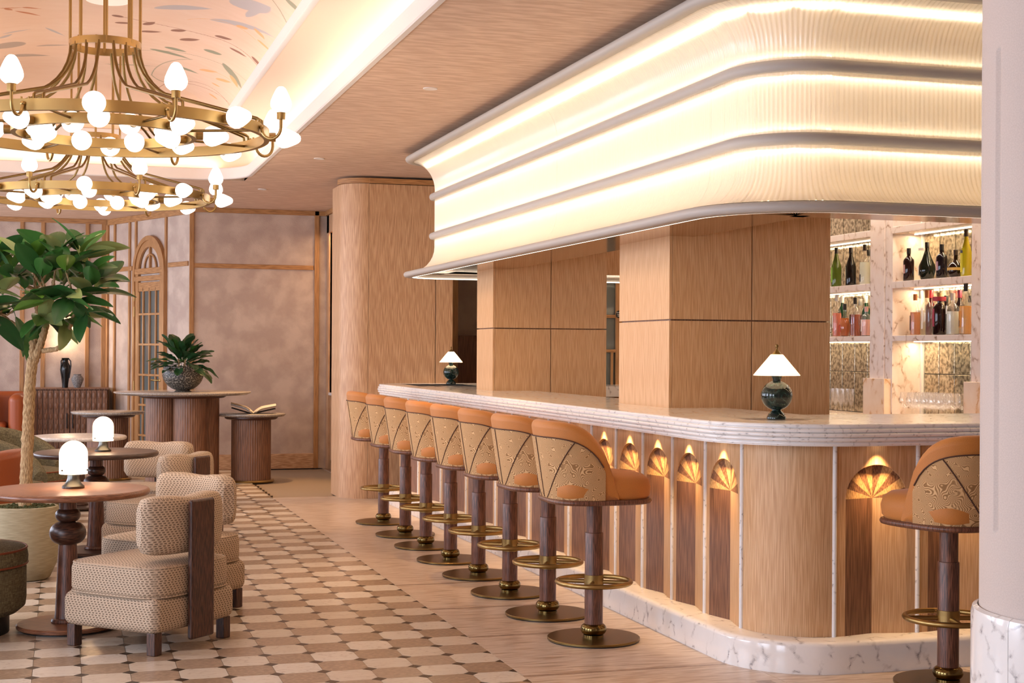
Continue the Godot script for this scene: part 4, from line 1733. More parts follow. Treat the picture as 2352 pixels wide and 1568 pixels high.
func super_ring(a: float, b: float, n: float, y: float, seg := 48) -> PackedVector3Array:
	var r := PackedVector3Array()
	for k in seg:
		var p := superpt(TAU * k / seg, a, b, n)
		r.push_back(Vector3(p.x, y, p.y))
	return r


# upright shell wrapped round a seat: plan(phi) on the outside, top(phi) its height, lean(phi) how far the top goes out
func shell(b: MB, plan: Callable, top: Callable, lean: Callable, phis: Array, y0: float, th: float, skin := 0.0) -> void:
	var rings := []
	for i in phis.size():
		var f: float = phis[i]
		var p: Vector2 = plan.call(f)
		var q: Vector2 = plan.call(f + 0.02)
		var o: Vector2 = plan.call(f - 0.02)
		var t := (q - o).normalized()
		var n := Vector2(t.y, -t.x)
		if n.dot(p) < 0:
			n = -n
		var h: float = maxf(top.call(f) - y0, 0.02)
		var le: float = lean.call(f)
		var ring := PackedVector3Array()
		var w := minf(th, h)
		var rt := minf(w * 0.5, h * 0.5)
		var at := func(off: float, y: float):
			var l: float = le * (y / maxf(h, 0.01)) * minf(1.0, h / 0.3)
			var d := p + n * (off + l)
			ring.push_back(Vector3(d.x, y0 + y, d.y))
		if skin > 0.0:
			at.call(skin, 0.0)
			at.call(skin, h * 0.25)
			at.call(skin, h * 0.5)
			at.call(skin, h * 0.75)
			at.call(skin, h - 0.004)
			at.call(skin * 0.3, h)
			at.call(-0.004, h)
			at.call(-0.004, h * 0.5)
			at.call(-0.004, 0.0)
		else:
			for k in 5:
				at.call(0.0, (h - rt) * k / 4.0)
			for k in 9:
				var a := PI * (k + 0.5) / 9
				at.call(-rt + rt * cos(a), h - rt + rt * sin(a))
			for k in 5:
				at.call(-w, (h - rt) * (4 - k) / 4.0)
		rings.push_back(ring)
	b.loft(rings, true, true)


func make_stool(label: String) -> Node3D:
	var t := thing("bar_stool", label, "bar stool", Vector3.ZERO, 0.0, "orange bar stools along the bar")
	var b := MB.new()
	b.lathe([Vector2(0.0, 0.0), Vector2(0.221, 0.0), Vector2(0.221, 0.004)], 64)
	put("base_pad", b, M.black, t)
	b = MB.new()
	b.lathe([Vector2(0.222, 0.004), Vector2(0.2256, 0.006), Vector2(0.2256, 0.014), Vector2(0.223, 0.0165), Vector2(0.0, 0.0165)], 72)
	put("base", b, M.brass_dark, t)
	b = MB.new()
	var pr := [Vector2(0.05, 0.0165), Vector2(0.05, 0.026)]
	for k in 13:
		var a := -PI * 0.42 + PI * 0.84 * k / 12
		pr.append(Vector2(0.036 + 0.0275 * cos(a), 0.053 + 0.0275 * sin(a)))
	pr.append(Vector2(0.0, 0.081))
	b.lathe(pr, 32)
	put("bun_foot", b, M.brass_polish, t)
	b = MB.new()
	b.lathe([Vector2(0.0446, 0.078), Vector2(0.0446, 0.518), Vector2(0.043, 0.522), Vector2(0.0375, 0.523)], 32)
	put("lower_post", b, M.stool_wood, t)
	b = MB.new()
	b.lathe([Vector2(0.0395, 0.523), Vector2(0.0395, 0.664)], 32)
	put("upper_post", b, M.stool_wood, t)
	b = MB.new()
	b.lathe([Vector2(0.041, 0.66), Vector2(0.041, 0.676)], 24)
	put("collar", b, M.black, t)
	# foot ring
	b = MB.new()
	var c := []
	for k in 40:
		var a := TAU * k / 40
		c.append(Vector3(0.179 * cos(a), 0.283, 0.179 * sin(a)))
	b.tube(c, 0.0118, 10, true)
	var fr := put("foot_ring", b, M.brass, t)
	b = MB.new()
	b.lathe([Vector2(0.0446, 0.248), Vector2(0.0475, 0.249), Vector2(0.0475, 0.317), Vector2(0.0446, 0.318)], 28)
	put("hub", b, M.brass, fr)
	for k in 4:
		var a := PI / 2 * k + 0.5
		b = MB.new()
		b.tube([Vector3(0.045 * cos(a), 0.283, 0.045 * sin(a)), Vector3(0.172 * cos(a), 0.283, 0.172 * sin(a))], 0.0105, 8)
		put("spoke", b, M.brass, fr)
	# seat board
	b = MB.new()
	var rg := []
	for e in [[-0.013, 0.674], [-0.004, 0.6765], [0.0, 0.6845], [0.0, 0.6905], [-0.004, 0.698], [-0.013, 0.7]]:
		rg.append(super_ring(0.258 + e[0], 0.243 + e[0], 3.2, e[1], 56))
	b.loft(rg)
	put("seat_board", b, M.stool_wood, t)
	# cushion
	b = MB.new()
	rg = []
	for e in [[0.235, 0.222, 0.70], [0.246, 0.233, 0.715], [0.25, 0.238, 0.755], [0.242, 0.23, 0.79], [0.215, 0.2, 0.813], [0.14, 0.13, 0.824], [0.04, 0.04, 0.827]]:
		rg.append(super_ring(e[0], e[1], 3.4, e[2], 48))
	b.loft(rg)
	put("seat_cushion", b, M.orange, t)
	# wrapped back
	var plan := func(f: float) -> Vector2: return superpt(f, 0.248, 0.236, 2.6)
	var tops := func(f: float, a: float, h: float) -> float:
		var x: float = plan.call(f).x + 0.25
		return 0.70 + h * sqrt(maxf(0.0, 1.0 - pow(maxf(x, 0.0) / a, 2.0)))
	var phis := []
	for k in 41:
		phis.append(lerpf(-1.66, 1.66, k / 40.0))
	var lean := func(f: float) -> float: return 0.06 * pow(maxf(cos(f * 0.8), 0.0), 1.5)
	b = MB.new()
	shell(b, plan, func(f): return tops.call(f, 0.275, 0.372), lean, phis, 0.70, 0.072)
	put("back_rest", b, M.orange, t)
	b = MB.new()
	var ph2 := []
	for k in 41:
		ph2.append(lerpf(-1.5, 1.5, k / 40.0))
	var l2 := func(f: float) -> float: return lean.call(f) * maxf(0.0, tops.call(f, 0.245, 0.295) - 0.70) / 0.372
	shell(b, plan, func(f): return tops.call(f, 0.245, 0.295), l2, ph2, 0.70, 0.02, 0.006)
	var bp := put("back_panel", b, M.tan, t)
	# seams fan up from the foot of the back, and a cord runs round the panel
	var onback := func(f: float, fr_: float) -> Vector3:
		var p: Vector2 = plan.call(f)
		var n := p.normalized()
		var h: float = tops.call(f, 0.245, 0.295) - 0.70
		var d: Vector2 = p + n * (0.0065 + l2.call(f) * fr_)
		return Vector3(d.x, 0.70 + h * fr_, d.y)
	for f in [-0.95, 0.0, 0.95]:
		b = MB.new()
		var pts := []
		for k in 13:
			var q := k / 12.0
			pts.append(onback.call(lerpf(f * 0.1, f, pow(q, 0.9)), maxf(0.01, q * 0.985)))
		b.tube(pts, 0.0028, 6)
		put("seam", b, M.seam, bp)
	b = MB.new()
	var cord := []
	for k in 33:
		cord.append(onback.call(lerpf(-1.47, 1.47, k / 32.0), 1.0))
	b.tube(cord, 0.003, 6)
	put("seam", b, M.seam, bp)
	return t


func make_stools() -> void:
	var P := [[2.48, -6.735], [2.475, -7.43], [2.48, -8.14], [2.485, -8.83], [2.485, -9.52], [2.49, -10.24], [2.495, -10.92], [2.505, -11.76]]
	var L := ["orange bar stool with tan back, nearest of the eight in the row along the bar", "orange bar stool, second from the near end of the row along the bar", "orange bar stool, third from the near end of the row along the bar", "orange bar stool, fourth from the near end of the row along the bar", "orange bar stool, fifth from the near end of the row along the bar", "orange bar stool, sixth from the near end of the row along the bar", "orange bar stool, last but one in the row, towards the oak wall", "orange bar stool at the far end of the row, closest to the oak wall"]
	var s := make_stool(L[0])
	s.position = Vector3(P[0][0], 0, P[0][1])
	for k in range(1, 8):
		dup(s, "bar_stool", L[k], Vector3(P[k][0], 0, P[k][1]), [0, 0.03, -0.02, 0.02, 0.0, -0.03, 0.02, 0.0][k])
	dup(s, "bar_stool", "orange bar stool standing alone at the bar's short side, half behind the white column", Vector3(3.594, 0, -5.42), PI / 2 + 0.22)


func make_lounge_chair(label: String) -> Node3D:
	# faces +x
	var t := thing("lounge_chair", label, "chair", Vector3.ZERO, 0.0, "woven beige lounge chairs")
	var b := MB.new()
	b.rbox(Vector3(0, 0.18, 0), Vector3(0.58, 0.165, 0.58), 0.045, 4)
	put("seat_base", b, M.weave, t)
	b = MB.new()
	var rg := []
	for e in [[0.272, 0.262], [0.284, 0.266], [0.29, 0.28], [0.29, 0.37], [0.284, 0.392], [0.268, 0.402], [0.2, 0.416], [0.1, 0.424], [0.02, 0.426]]:
		rg.append(super_ring(e[0], e[0], 5.5, e[1], 56))
	b.loft(rg)
	var cu := put("seat_cushion", b, M.weave, t)
	for e in [[0.282, 0.394], [0.287, 0.263]]:
		b = MB.new()
		b.tube(Array(super_ring(e[0], e[0], 5.5, e[1], 56)), 0.0055, 6, true)
		put("piping", b, M.weave, cu)
	for x in [-0.245, 0.245]:
		for z in [-0.245, 0.245]:
			b = MB.new()
			b.rbox(Vector3(x, 0.052, z), Vector3(0.05, 0.104, 0.05), 0.004, 1)
			put("leg", b, M.dark_wood, t)
	b = MB.new()
	b.rbox(Vector3(-0.312, 0.375, 0), Vector3(0.03, 0.65, 0.165), 0.012, 3)
	put("back_post", b, M.dark_wood, t)
	# wrapped back cushion
	b = MB.new()
	rg = []
	var n := 26
	for k in n + 1:
		var q := -1.0 + 2.0 * k / n
		var z := 0.262 * q
		var ends := pow(maxf(0.0, 1.0 - pow(absf(q), 7.0)), 0.5)
		var hh := 0.137 * lerpf(0.72, 1.0, ends) * (1.0 if absf(q) < 0.999 else 0.9)
		var tt := 0.068 * lerpf(0.45, 1.0, ends)
		var ring := PackedVector3Array()
		var xc := -0.225 + 0.9 * z * z
		var slope := 1.8 * z
		var nx := Vector3(1, 0, -slope).normalized()
		for j in 32:
			var p := superpt(TAU * j / 32, tt, hh, 3.6)
			var dip := -0.012 * exp(-pow(z / 0.09, 2.0)) if p.y > 0 else 0.0
			ring.push_back(Vector3(xc, 0.583 + p.y + dip, z) + nx * p.x)
		rg.append(ring)
	b.loft(rg)
	put("back_cushion", b, M.weave, t)
	return t


func make_lounge_chairs() -> void:
	var a := make_lounge_chair("nearest woven beige lounge chair, dark post on its back, by the brown round table")
	a.position = Vector3(0.408, 0, -7.26)
	a.rotation.y = deg_to_rad(135)
	dup(a, "lounge_chair", "woven beige lounge chair right behind the nearest one, its cushioned back turned to the bar", Vector3(0.565, 0, -8.12), deg_to_rad(222))
	dup(a, "lounge_chair", "woven beige lounge chair with dark back post, at the dark round table", Vector3(0.64, 0, -10.05), deg_to_rad(140))
	dup(a, "lounge_chair", "palest woven lounge chair, farthest of the four, in front of the large fluted table", Vector3(0.60, 0, -11.05), deg_to_rad(243))


func make_tub(label: String, cloth: Material, pipe: Material, called := "tub_chair") -> Node3D:
	# faces +x
	var t := thing(called, label, "armchair", Vector3.ZERO, 0.0, "low upholstered tub chairs")
	var b := MB.new()
	b.lathe([Vector2(0.0, 0.0), Vector2(0.29, 0.0), Vector2(0.29, 0.11), Vector2(0.0, 0.11)], 36)
	put("plinth", b, M.black, t)
	b = MB.new()
	b.lathe([Vector2(0.0, 0.1), Vector2(0.33, 0.1), Vector2(0.365, 0.13), Vector2(0.37, 0.17), Vector2(0.37, 0.32), Vector2(0.36, 0.335), Vector2(0.0, 0.335)], 40)
	put("seat_base", b, cloth, t)
	b = MB.new()
	b.lathe([Vector2(0.0, 0.335), Vector2(0.365, 0.335), Vector2(0.376, 0.345), Vector2(0.378, 0.375), Vector2(0.372, 0.41), Vector2(0.36, 0.42), Vector2(0.25, 0.438), Vector2(0.0, 0.45)], 40)
	var cu := put("seat_cushion", b, cloth, t)
	for e in [[0.37, 0.414], [0.374, 0.34]]:
		b = MB.new()
		var c := []
		for k in 44:
			c.append(Vector3(e[0] * cos(TAU * k / 44), e[1], e[0] * sin(TAU * k / 44)))
		b.tube(c, 0.006, 6, true)
		put("piping", b, pipe, cu)
	b = MB.new()
	var phis := []
	for k in 31:
		phis.append(lerpf(-1.8, 1.8, k / 30.0))
	shell(b, func(f): return superpt(f, 0.41, 0.42, 2.0), func(f): return 0.4 + 0.36 * pow(maxf(0.0, cos(f * 0.82)), 0.6), func(_f): return 0.03, phis, 0.2, 0.11)
	put("back_rest", b, cloth, t)
	return t


func make_tubs() -> void:
	var a := make_tub("olive tweed tub chair with rust piping at the left edge, beside the brown round table", M.olive, M.piping)
	a.position = Vector3(-0.535, 0, -7.72)
	dup(a, "tub_chair", "olive tweed tub chair behind the leafy tree's trunk, in front of the sofa", Vector3(-0.5, 0, -11.3), -0.9)
	dup(a, "tub_chair", "olive tweed tub chair next to the white marble table, under its edge", Vector3(-0.33, 0, -12.55), -0.75)
	var r := make_tub("rust leather tub chair partly hidden by the brown table and the planter", M.rust, M.piping)
	r.position = Vector3(-0.62, 0, -10.1)
	r.rotation.y = 2.6


# ---------------------------------------------------------------- tables
func ped_table(called: String, label: String, at: Vector3, R: float, H: float, top: Material, stem: Material, base: Material) -> void:
	var t := thing(called, label, "table", at)
	var b := MB.new()
	var p := [Vector2(0.0, H - 0.034), Vector2(R - 0.03, H - 0.034)]
	for k in 9:
		var a := -PI / 2 + PI * k / 8
		p.append(Vector2(R - 0.017 + 0.017 * cos(a), H - 0.017 + 0.017 * sin(a)))
	p.append(Vector2(0.0, H))
	b.lathe(p, 72)
	put("table_top", b, top, t)
	var s := H / 0.7
	b = MB.new()
	p = [Vector2(0.075, 0.03), Vector2(0.08, 0.04), Vector2(0.074, 0.052), Vector2(0.063, 0.056), Vector2(0.06, 0.08), Vector2(0.045, 0.41 * s), Vector2(0.043, 0.425 * s)]
	b.lathe(p, 32)
	put("stem", b, stem, t)
	b = MB.new()
	p = []
	for k in 13:
		var a := -PI / 2 + PI * k / 12
		p.append(Vector2(0.035 + 0.055 * cos(a), 0.478 * s + 0.056 * s * sin(a)))
	b.lathe(p, 36)
	put("large_bead", b, M.dark_flat, t)
	b = MB.new()
	p = []
	for k in 11:
		var a := -PI / 2 + PI * k / 10
		p.append(Vector2(0.028 + 0.034 * cos(a), 0.568 * s + 0.034 * s * sin(a)))
	b.lathe(p, 32)
	put("small_bead", b, M.dark_flat, t)
	b = MB.new()
	b.lathe([Vector2(0.042, 0.596 * s), Vector2(0.043, H - 0.034)], 28)
	put("neck", b, stem, t)
	b = MB.new()
	b.lathe([Vector2(0.0, 0.008), Vector2(0.236, 0.008), Vector2(0.245, 0.014), Vector2(0.246, 0.024), Vector2(0.24, 0.032), Vector2(0.0, 0.034)], 56)
	put("base", b, base, t)
	b = MB.new()
	b.lathe([Vector2(0.0, 0.0), Vector2(0.225, 0.0), Vector2(0.225, 0.01)], 40)
	put("base_pad", b, M.black, t)


func reeded(R: float, y0: float, y1: float, n: int, c := Vector3.ZERO) -> MB:
	var b := MB.new()
	var rings := []
	for y in [y0, y1]:
		var ring := PackedVector3Array()
		for k in n * 4:
			var a := TAU * k / (n * 4)
			var r: float = R * (1.0 - 0.032 * [1.0, 0.18, 0.0, 0.18][k % 4])
			ring.push_back(c + Vector3(r * cos(a), y, r * sin(a)))
		rings.push_back(ring)
	b.loft(rings)
	return b


func drum_table(label: String, at: Vector3, R: float, rp: float, H: float) -> void:
	var t := thing("drum_table", label, "table", at)
	var b := MB.new()
	b.lathe([Vector2(0.0, 0.0), Vector2(rp + 0.035, 0.0), Vector2(rp + 0.038, 0.012), Vector2(rp + 0.03, 0.024), Vector2(0.0, 0.024)], 48)
	put("base", b, M.brass, t)
	put("reeded_drum", reeded(rp, 0.024, H - 0.06, 52), M.walnut, t)
	b = MB.new()
	b.lathe([Vector2(0.0, H - 0.062), Vector2(rp + 0.05, H - 0.062), Vector2(rp + 0.07, H - 0.05), Vector2(rp + 0.07, H - 0.03), Vector2(0.0, H - 0.03)], 48)
	put("top_plate", b, M.dark_wood, t)
	b = MB.new()
	b.lathe([Vector2(0.0, H - 0.03), Vector2(R - 0.02, H - 0.03), Vector2(R, H - 0.014), Vector2(R, H - 0.003), Vector2(R - 0.004, H), Vector2(0.0, H)], 72)
	put("stone_top", b, M.stone_grey, t)


func make_tables() -> void:
	ped_table("pedestal_table", "brown timber pedestal table with turned beads, nearest the camera, carrying a glass lamp", Vector3(0.03, 0, -7.70), 0.40, 0.70, M.table_wood, M.stool_wood, M.table_wood)
	ped_table("pedestal_table", "dark timber pedestal table with turned beads, behind the brown one, carrying a glass lamp", Vector3(0.226, 0, -10.46), 0.415, 0.70, M.dark_top, M.stool_wood, M.dark_top)
	ped_table("pedestal_table", "white stone-topped pedestal table behind the dark round table", Vector3(0.143, 0, -13.44), 0.405, 0.64, M.stone_white, M.dark_wood, M.dark_top)
	drum_table("reeded drum table with grey stone top, left of the large fluted table, near the sideboard", Vector3(0.469, 0, -16.4), 0.385, 0.215, 0.73)
	drum_table("small reeded drum table with brass foot, an open book on its stone top", Vector3(1.925, 0, -15.80), 0.362, 0.209, 0.725)
	# large table on four reeded columns
	var t := thing("foyer_table", "large round table on clustered reeded columns, holding the plant in a bowl", "table", Vector3(1.203, 0, -15.70))
	for k in 4:
		var a := PI / 2 * k + 1.33
		put("reeded_column", reeded(0.165, 0.024, 0.9, 40, Vector3(0.222 * cos(a), 0, 0.222 * sin(a))), M.walnut, t)
	var b := MB.new()
	b.lathe([Vector2(0.0, 0.0), Vector2(0.41, 0.0), Vector2(0.412, 0.012), Vector2(0.405, 0.024), Vector2(0.0, 0.024)], 56)
	put("base", b, M.brass, t)
	b = MB.new()
	b.lathe([Vector2(0.0, 0.898), Vector2(0.42, 0.898), Vector2(0.45, 0.915), Vector2(0.45, 0.93), Vector2(0.0, 0.93)], 56)
	put("top_plate", b, M.dark_wood, t)
	b = MB.new()
	b.lathe([Vector2(0.0, 0.93), Vector2(0.66, 0.93), Vector2(0.70, 0.948), Vector2(0.702, 0.957), Vector2(0.698, 0.96), Vector2(0.0, 0.96)], 96)
	put("stone_top", b, M.stone_grey, t)
	# open book
	var bk := thing("open_book", "open white-paged book lying on the small drum table", "book", Vector3(1.945, 0.725, -15.78), -0.12)
	for s in [-1, 1]:
		var rings := []
		for k in 9:
			var q := k / 8.0
			var x: float = s * q * 0.235
			var y := 0.012 + 0.045 * sin(minf(q * 2.2, 1.0) * PI / 2) * (1.0 - 0.4 * q) + (0.075 * q if s < 0 else 0.06 * q)
			var th := 0.03 * (1.0 - q * 0.25)
			rings.append(PackedVector3Array([Vector3(x, y, -0.15), Vector3(x, y, 0.15), Vector3(x, maxf(0.004, y - th), 0.15), Vector3(x, maxf(0.004, y - th), -0.15)]))
		b = MB.new()
		b.loft(rings)
		put("page_block", b, M.paper, bk)
	b = MB.new()
	for s in [-1, 1]:
		b.box(Vector3(s * 0.115, 0.003 + 0.022, 0), Vector3(0.24, 0.004, 0.31), Basis(Vector3(0, 0, 1), s * (0.22 if s > 0 else 0.3)))
	put("cover", b, M.print_dark, bk)


# ---------------------------------------------------------------- lamps
func make_dome_lamp(label: String, at: Vector3) -> void:
	var t := thing("table_lamp", label, "table lamp", at, 0.4, "cordless glass dome lamps")
	var b := MB.new()
	b.lathe([Vector2(0.0, 0.0), Vector2(0.054, 0.0), Vector2(0.055, 0.002), Vector2(0.055, 0.011), Vector2(0.053, 0.013), Vector2(0.044, 0.02), Vector2(0.034, 0.034), Vector2(0.0285, 0.05), Vector2(0.028, 0.075), Vector2(0.0, 0.075)], 40)
	put("base", b, M.gunmetal, t)
	var rings := []
	var seg := 132
	var prof := [Vector2(0.0682, 0.072), Vector2(0.0688, 0.10), Vector2(0.0688, 0.17)]
	for k in range(1, 11):
		var a := PI / 2 * k / 10.3
		prof.append(Vector2(0.0688 * cos(a), 0.17 + 0.069 * sin(a)))
	for p in prof:
		var ring := PackedVector3Array()
		for k in seg:
			var a := TAU * k / seg
			var r: float = p.x * (1.0 + (0.011 if k % 3 == 0 else -0.004) * minf(1.0, p.x / 0.05))
			ring.push_back(Vector3(r * cos(a), p.y, r * sin(a)))
		rings.append(ring)
	b = MB.new()
	b.loft(rings)
	put("glass_shade", b, M.dome, t)
	for k in 3:
		var a := TAU * k / 3 + 0.75
		b = MB.new()
		b.ball(Vector3(0.071 * cos(a), 0.092, 0.071 * sin(a)), Vector3(0.0045, 0.0045, 0.0045), 10, 6)
		put("screw", b, M.black, t)
	b = MB.new()
	b.ball(Vector3(0, 0.145, 0), Vector3(0.022, 0.03, 0.022), 14, 10)
	put("bulb", b, M.bulb, t)
	omni(at + Vector3(0, 0.145, 0), Color("ffcf94"), E.dome, 0.02)


func make_bar_lamp(label: String, at: Vector3) -> void:
	var t := thing("bar_lamp", label, "table lamp", at, 0.0, "marble lamps with white cone shades on the bar")
	var b := MB.new()
	var p := [Vector2(0.0, 0.0), Vector2(0.044, 0.0), Vector2(0.0455, 0.004), Vector2(0.043, 0.015), Vector2(0.036, 0.027), Vector2(0.026, 0.036), Vector2(0.021, 0.041), Vector2(0.02, 0.046)]
	put("foot", _lathe(p, 36), M.green_marble, t)
	p = []
	for k in 19:
		var a := -PI * 0.405 + PI * 0.81 * k / 18
		p.append(Vector2(0.072 * cos(a), 0.11 + 0.069 * sin(a)))
	p[0].x = 0.02
	put("globe", _lathe(p, 44), M.green_marble, t)
	put("neck", _lathe([Vector2(0.019, 0.172), Vector2(0.019, 0.184), Vector2(0.024, 0.196), Vector2(0.0255, 0.203), Vector2(0.0, 0.204)], 28), M.green_marble, t)
	put("shade", _lathe([Vector2(0.106, 0.201), Vector2(0.1065, 0.204), Vector2(0.028, 0.298), Vector2(0.0, 0.299)], 56), M.shade, t)
	put("finial", _lathe([Vector2(0.024, 0.298), Vector2(0.0045, 0.322), Vector2(0.004, 0.328), Vector2(0.0072, 0.333), Vector2(0.0078, 0.338), Vector2(0.005, 0.344), Vector2(0.0, 0.346)], 20), M.brass_dark, t)
	b = MB.new()
	b.ball(Vector3(0, 0.235, 0), Vector3(0.016, 0.02, 0.016), 12, 8)
	put("bulb", b, M.bulb, t)
	omni(at + Vector3(0, 0.235, 0), Color("ffd9ad"), E.barlamp, 0.015)


func _lathe(p: Array, seg: int) -> MB:
	var b := MB.new()
	b.lathe(p, seg)
	return b


func make_chandelier(label: String, at: Vector3, rot: float) -> void:
	# at: centre on the underside of the rings
	var t := thing("chandelier", label, "chandelier", at, 0.0, "brass ring chandeliers")
	var band := func(R: float, y0: float, y1: float, w: float) -> MB:
		var b := MB.new()
		b.lathe([Vector2(R - w, y0), Vector2(R, y0), Vector2(R, y1), Vector2(R - w, y1)], 120, Vector3.ZERO, true)
		return b
	var outer := put("outer_ring", band.call(0.905, 0.0, 0.058, 0.03), M.brass, t)
	var inner := put("inner_ring", band.call(0.50, 0.0, 0.054, 0.028), M.brass, t)
	put("top_ring", band.call(0.195, 0.485, 0.525, 0.012), M.brass, t)
	var dirv := func(a: float) -> Vector3: return Vector3(cos(a), 0, -sin(a))
	# angle measured so that 90 degrees faces the camera (towards +z): flip sign for z
	var dz := func(deg: float) -> Vector3:
		var a := deg_to_rad(deg) + rot
		return Vector3(cos(a), 0, sin(a))
	for k in 8:
		var d: Vector3 = dz.call(45.0 * k)
		var b := MB.new()
		b.tube([d * 0.188 + Vector3(0, 0.5, 0), d * 0.188 + Vector3(0, 1.30, 0)], 0.0085, 8)
		put("rod", b, M.brass, t)
		var s: Vector3 = dz.call(45.0 * k + 22.5)
		b = MB.new()
		b.tube([s * 0.475 + Vector3(0, 0.027, 0), s * 0.88 + Vector3(0, 0.027, 0)], 0.0075, 8)
		put("spoke", b, M.brass_dark, t)
		for j in [-1.0, 1.0]:
			var a0: Vector3 = dz.call(45.0 * k + 22.5 + j * 11.0)
			var a1: Vector3 = dz.call(45.0 * k + 22.5 + j * 1.6)
			var pts := []
			for q in 13:
				var u := q / 12.0
				# drops from the small ring, swings out, then runs straight down to the big ring
				var r := 0.188
				var y := 0.5
				if u < 0.5:
					var a := u / 0.5 * 1.1
					r = 0.188 + 0.26 * (1.0 - cos(a)) / (1.0 - cos(1.1)) * 0.62
					y = 0.5 - 0.27 * sin(a) / sin(1.1)
				else:
					var w := (u - 0.5) / 0.5
					r = lerpf(0.349, 0.872, w)
					y = lerpf(0.23, 0.09, w)
				var d2 := a0.lerp(a1, clampf(u * 1.2, 0, 1)).normalized()
				pts.append(d2 * r + Vector3(0, y, 0))
			pts.append(a1 * 0.886 + Vector3(0, 0.082, 0))
			pts.append(a1 * 0.89 + Vector3(0, 0.05, 0))
			b = MB.new()
			b.tube(pts, 0.0085, 8)
			put("arm", b, M.brass_dark, t)
	var bulb := MB.new()
	bulb.lathe([Vector2(0.024, 0.0), Vector2(0.034, 0.006), Vector2(0.048, 0.018), Vector2(0.0565, 0.036), Vector2(0.0575, 0.05), Vector2(0.054, 0.068), Vector2(0.044, 0.093), Vector2(0.034, 0.115), Vector2(0.025, 0.131), Vector2(0.014, 0.141), Vector2(0.0, 0.144)], 28)
	var bm := bulb.mesh()
	var cup := _lathe([Vector2(0.0, -0.032), Vector2(0.022, -0.032), Vector2(0.0225, -0.028), Vector2(0.0225, 0.002), Vector2(0.025, 0.003), Vector2(0.025, 0.007), Vector2(0.0, 0.007)], 20).mesh()
	var place := func(p: Vector3, axis: Vector3):
		var y := axis.normalized()
		var x := y.cross(Vector3(0.31, 0.2, 0.93)).normalized()
		var B := Basis(x, y, x.cross(y))
		var c := put("socket", cup, M.brass, t)
		c.transform = Transform3D(B, p)
		var g := put("bulb", bm, M.bulb, t)
		g.transform = Transform3D(B, p + y * 0.004)
		omni(at + p + y * 0.06, Color("ffead4"), E.bulb, 0.035)
	for k in 8:
		var d: Vector3 = dz.call(27.0 + 45.0 * k)
		var b := MB.new()
		var pts := []
		for q in 11:
			var a := PI * q / 10
			pts.append(d * (0.915 + 0.055 - 0.055 * cos(a)) + Vector3(0, 0.03 - 0.062 * sin(a), 0))
		pts.append(d * 1.025 + Vector3(0, 0.075, 0))
		b.tube(pts, 0.0085, 8)
		b.ball(d * 0.915 + Vector3(0, 0.032, 0), Vector3(0.013, 0.013, 0.013), 10, 6)
		put("hook_arm", b, M.brass, t)
		place.call(d * 1.025 + Vector3(0, 0.105, 0), Vector3.UP)
		var h: Vector3 = dz.call(49.5 + 45.0 * k)
		place.call(h * 0.937 + Vector3(0, 0.027, 0), h)
		var i1: Vector3 = dz.call(49.5 + 45.0 * k)
		place.call(i1 * 0.532 + Vector3(0, 0.022, 0), i1)
		var i2: Vector3 = dz.call(27.0 + 45.0 * k)
		place.call(i2 * 0.44 + Vector3(0, 0.022, 0), -i2)
		for j in [-1.3, 1.3]:
			var pg: Vector3 = dz.call(27.0 + 45.0 * k + j)
			b = MB.new()
			b.lathe([Vector2(0.006, 0.058), Vector2(0.006, 0.07), Vector2(0.0, 0.071)], 8, pg * 0.89)
			put("peg", b, M.brass, outer)


func make_sconce(label: String, at: Vector3) -> void:
	var t := thing("wall_sconce", label, "wall light", at, 0.0, "twin globe wall lights")
	put("back_plate", _lathe([Vector2(0.0, 0.0), Vector2(0.05, 0.0), Vector2(0.05, 0.015), Vector2(0.0, 0.016)], 24), M.brass, t).rotation.x = PI / 2
	var b := MB.new()
	b.tube([Vector3(0, 0, 0.01), Vector3(0, 0, 0.08)], 0.012, 8)
	b.lathe([Vector2(0.0, -0.03), Vector2(0.022, -0.03), Vector2(0.022, 0.03), Vector2(0.0, 0.03)], 16, Vector3(0, 0, 0.08))
	put("arm", b, M.brass, t)
	for s in [-1.0, 1.0]:
		b = MB.new()
		b.ball(Vector3(0, s * 0.088, 0.08), Vector3(0.062, 0.066, 0.062), 20, 14)
		put("globe", b, M.bulb, t)
		omni(at + Vector3(0, s * 0.088, 0.08), Color("ffdcb0"), E.bulb * 2.5, 0.05)


func make_lamps() -> void:
	make_dome_lamp("ribbed glass dome lamp with dark metal foot on the brown round table", Vector3(0.055, 0.70, -7.72))
	make_dome_lamp("ribbed glass dome lamp with dark metal foot on the dark round table", Vector3(0.268, 0.70, -10.44))
	make_bar_lamp("white cone-shaded lamp on a dark green marble globe, at the bar's near corner", Vector3(3.143, 1.095, -6.12))
	make_bar_lamp("white cone-shaded lamp on a dark green marble globe, at the far end of the bar", Vector3(3.42, 1.095, -13.12))
	make_chandelier("large brass ring chandelier with white teardrop bulbs, the nearer of two", Vector3(0.218, 2.584, -8.51), 0.0)
	make_chandelier("brass ring chandelier with white teardrop bulbs, the farther and lower in view", Vector3(0.243, 2.587, -12.26), 0.02)
	make_sconce("twin white globe wall light between timber strips, half hidden by the tree", Vector3(0.03, 1.60, -19.5))

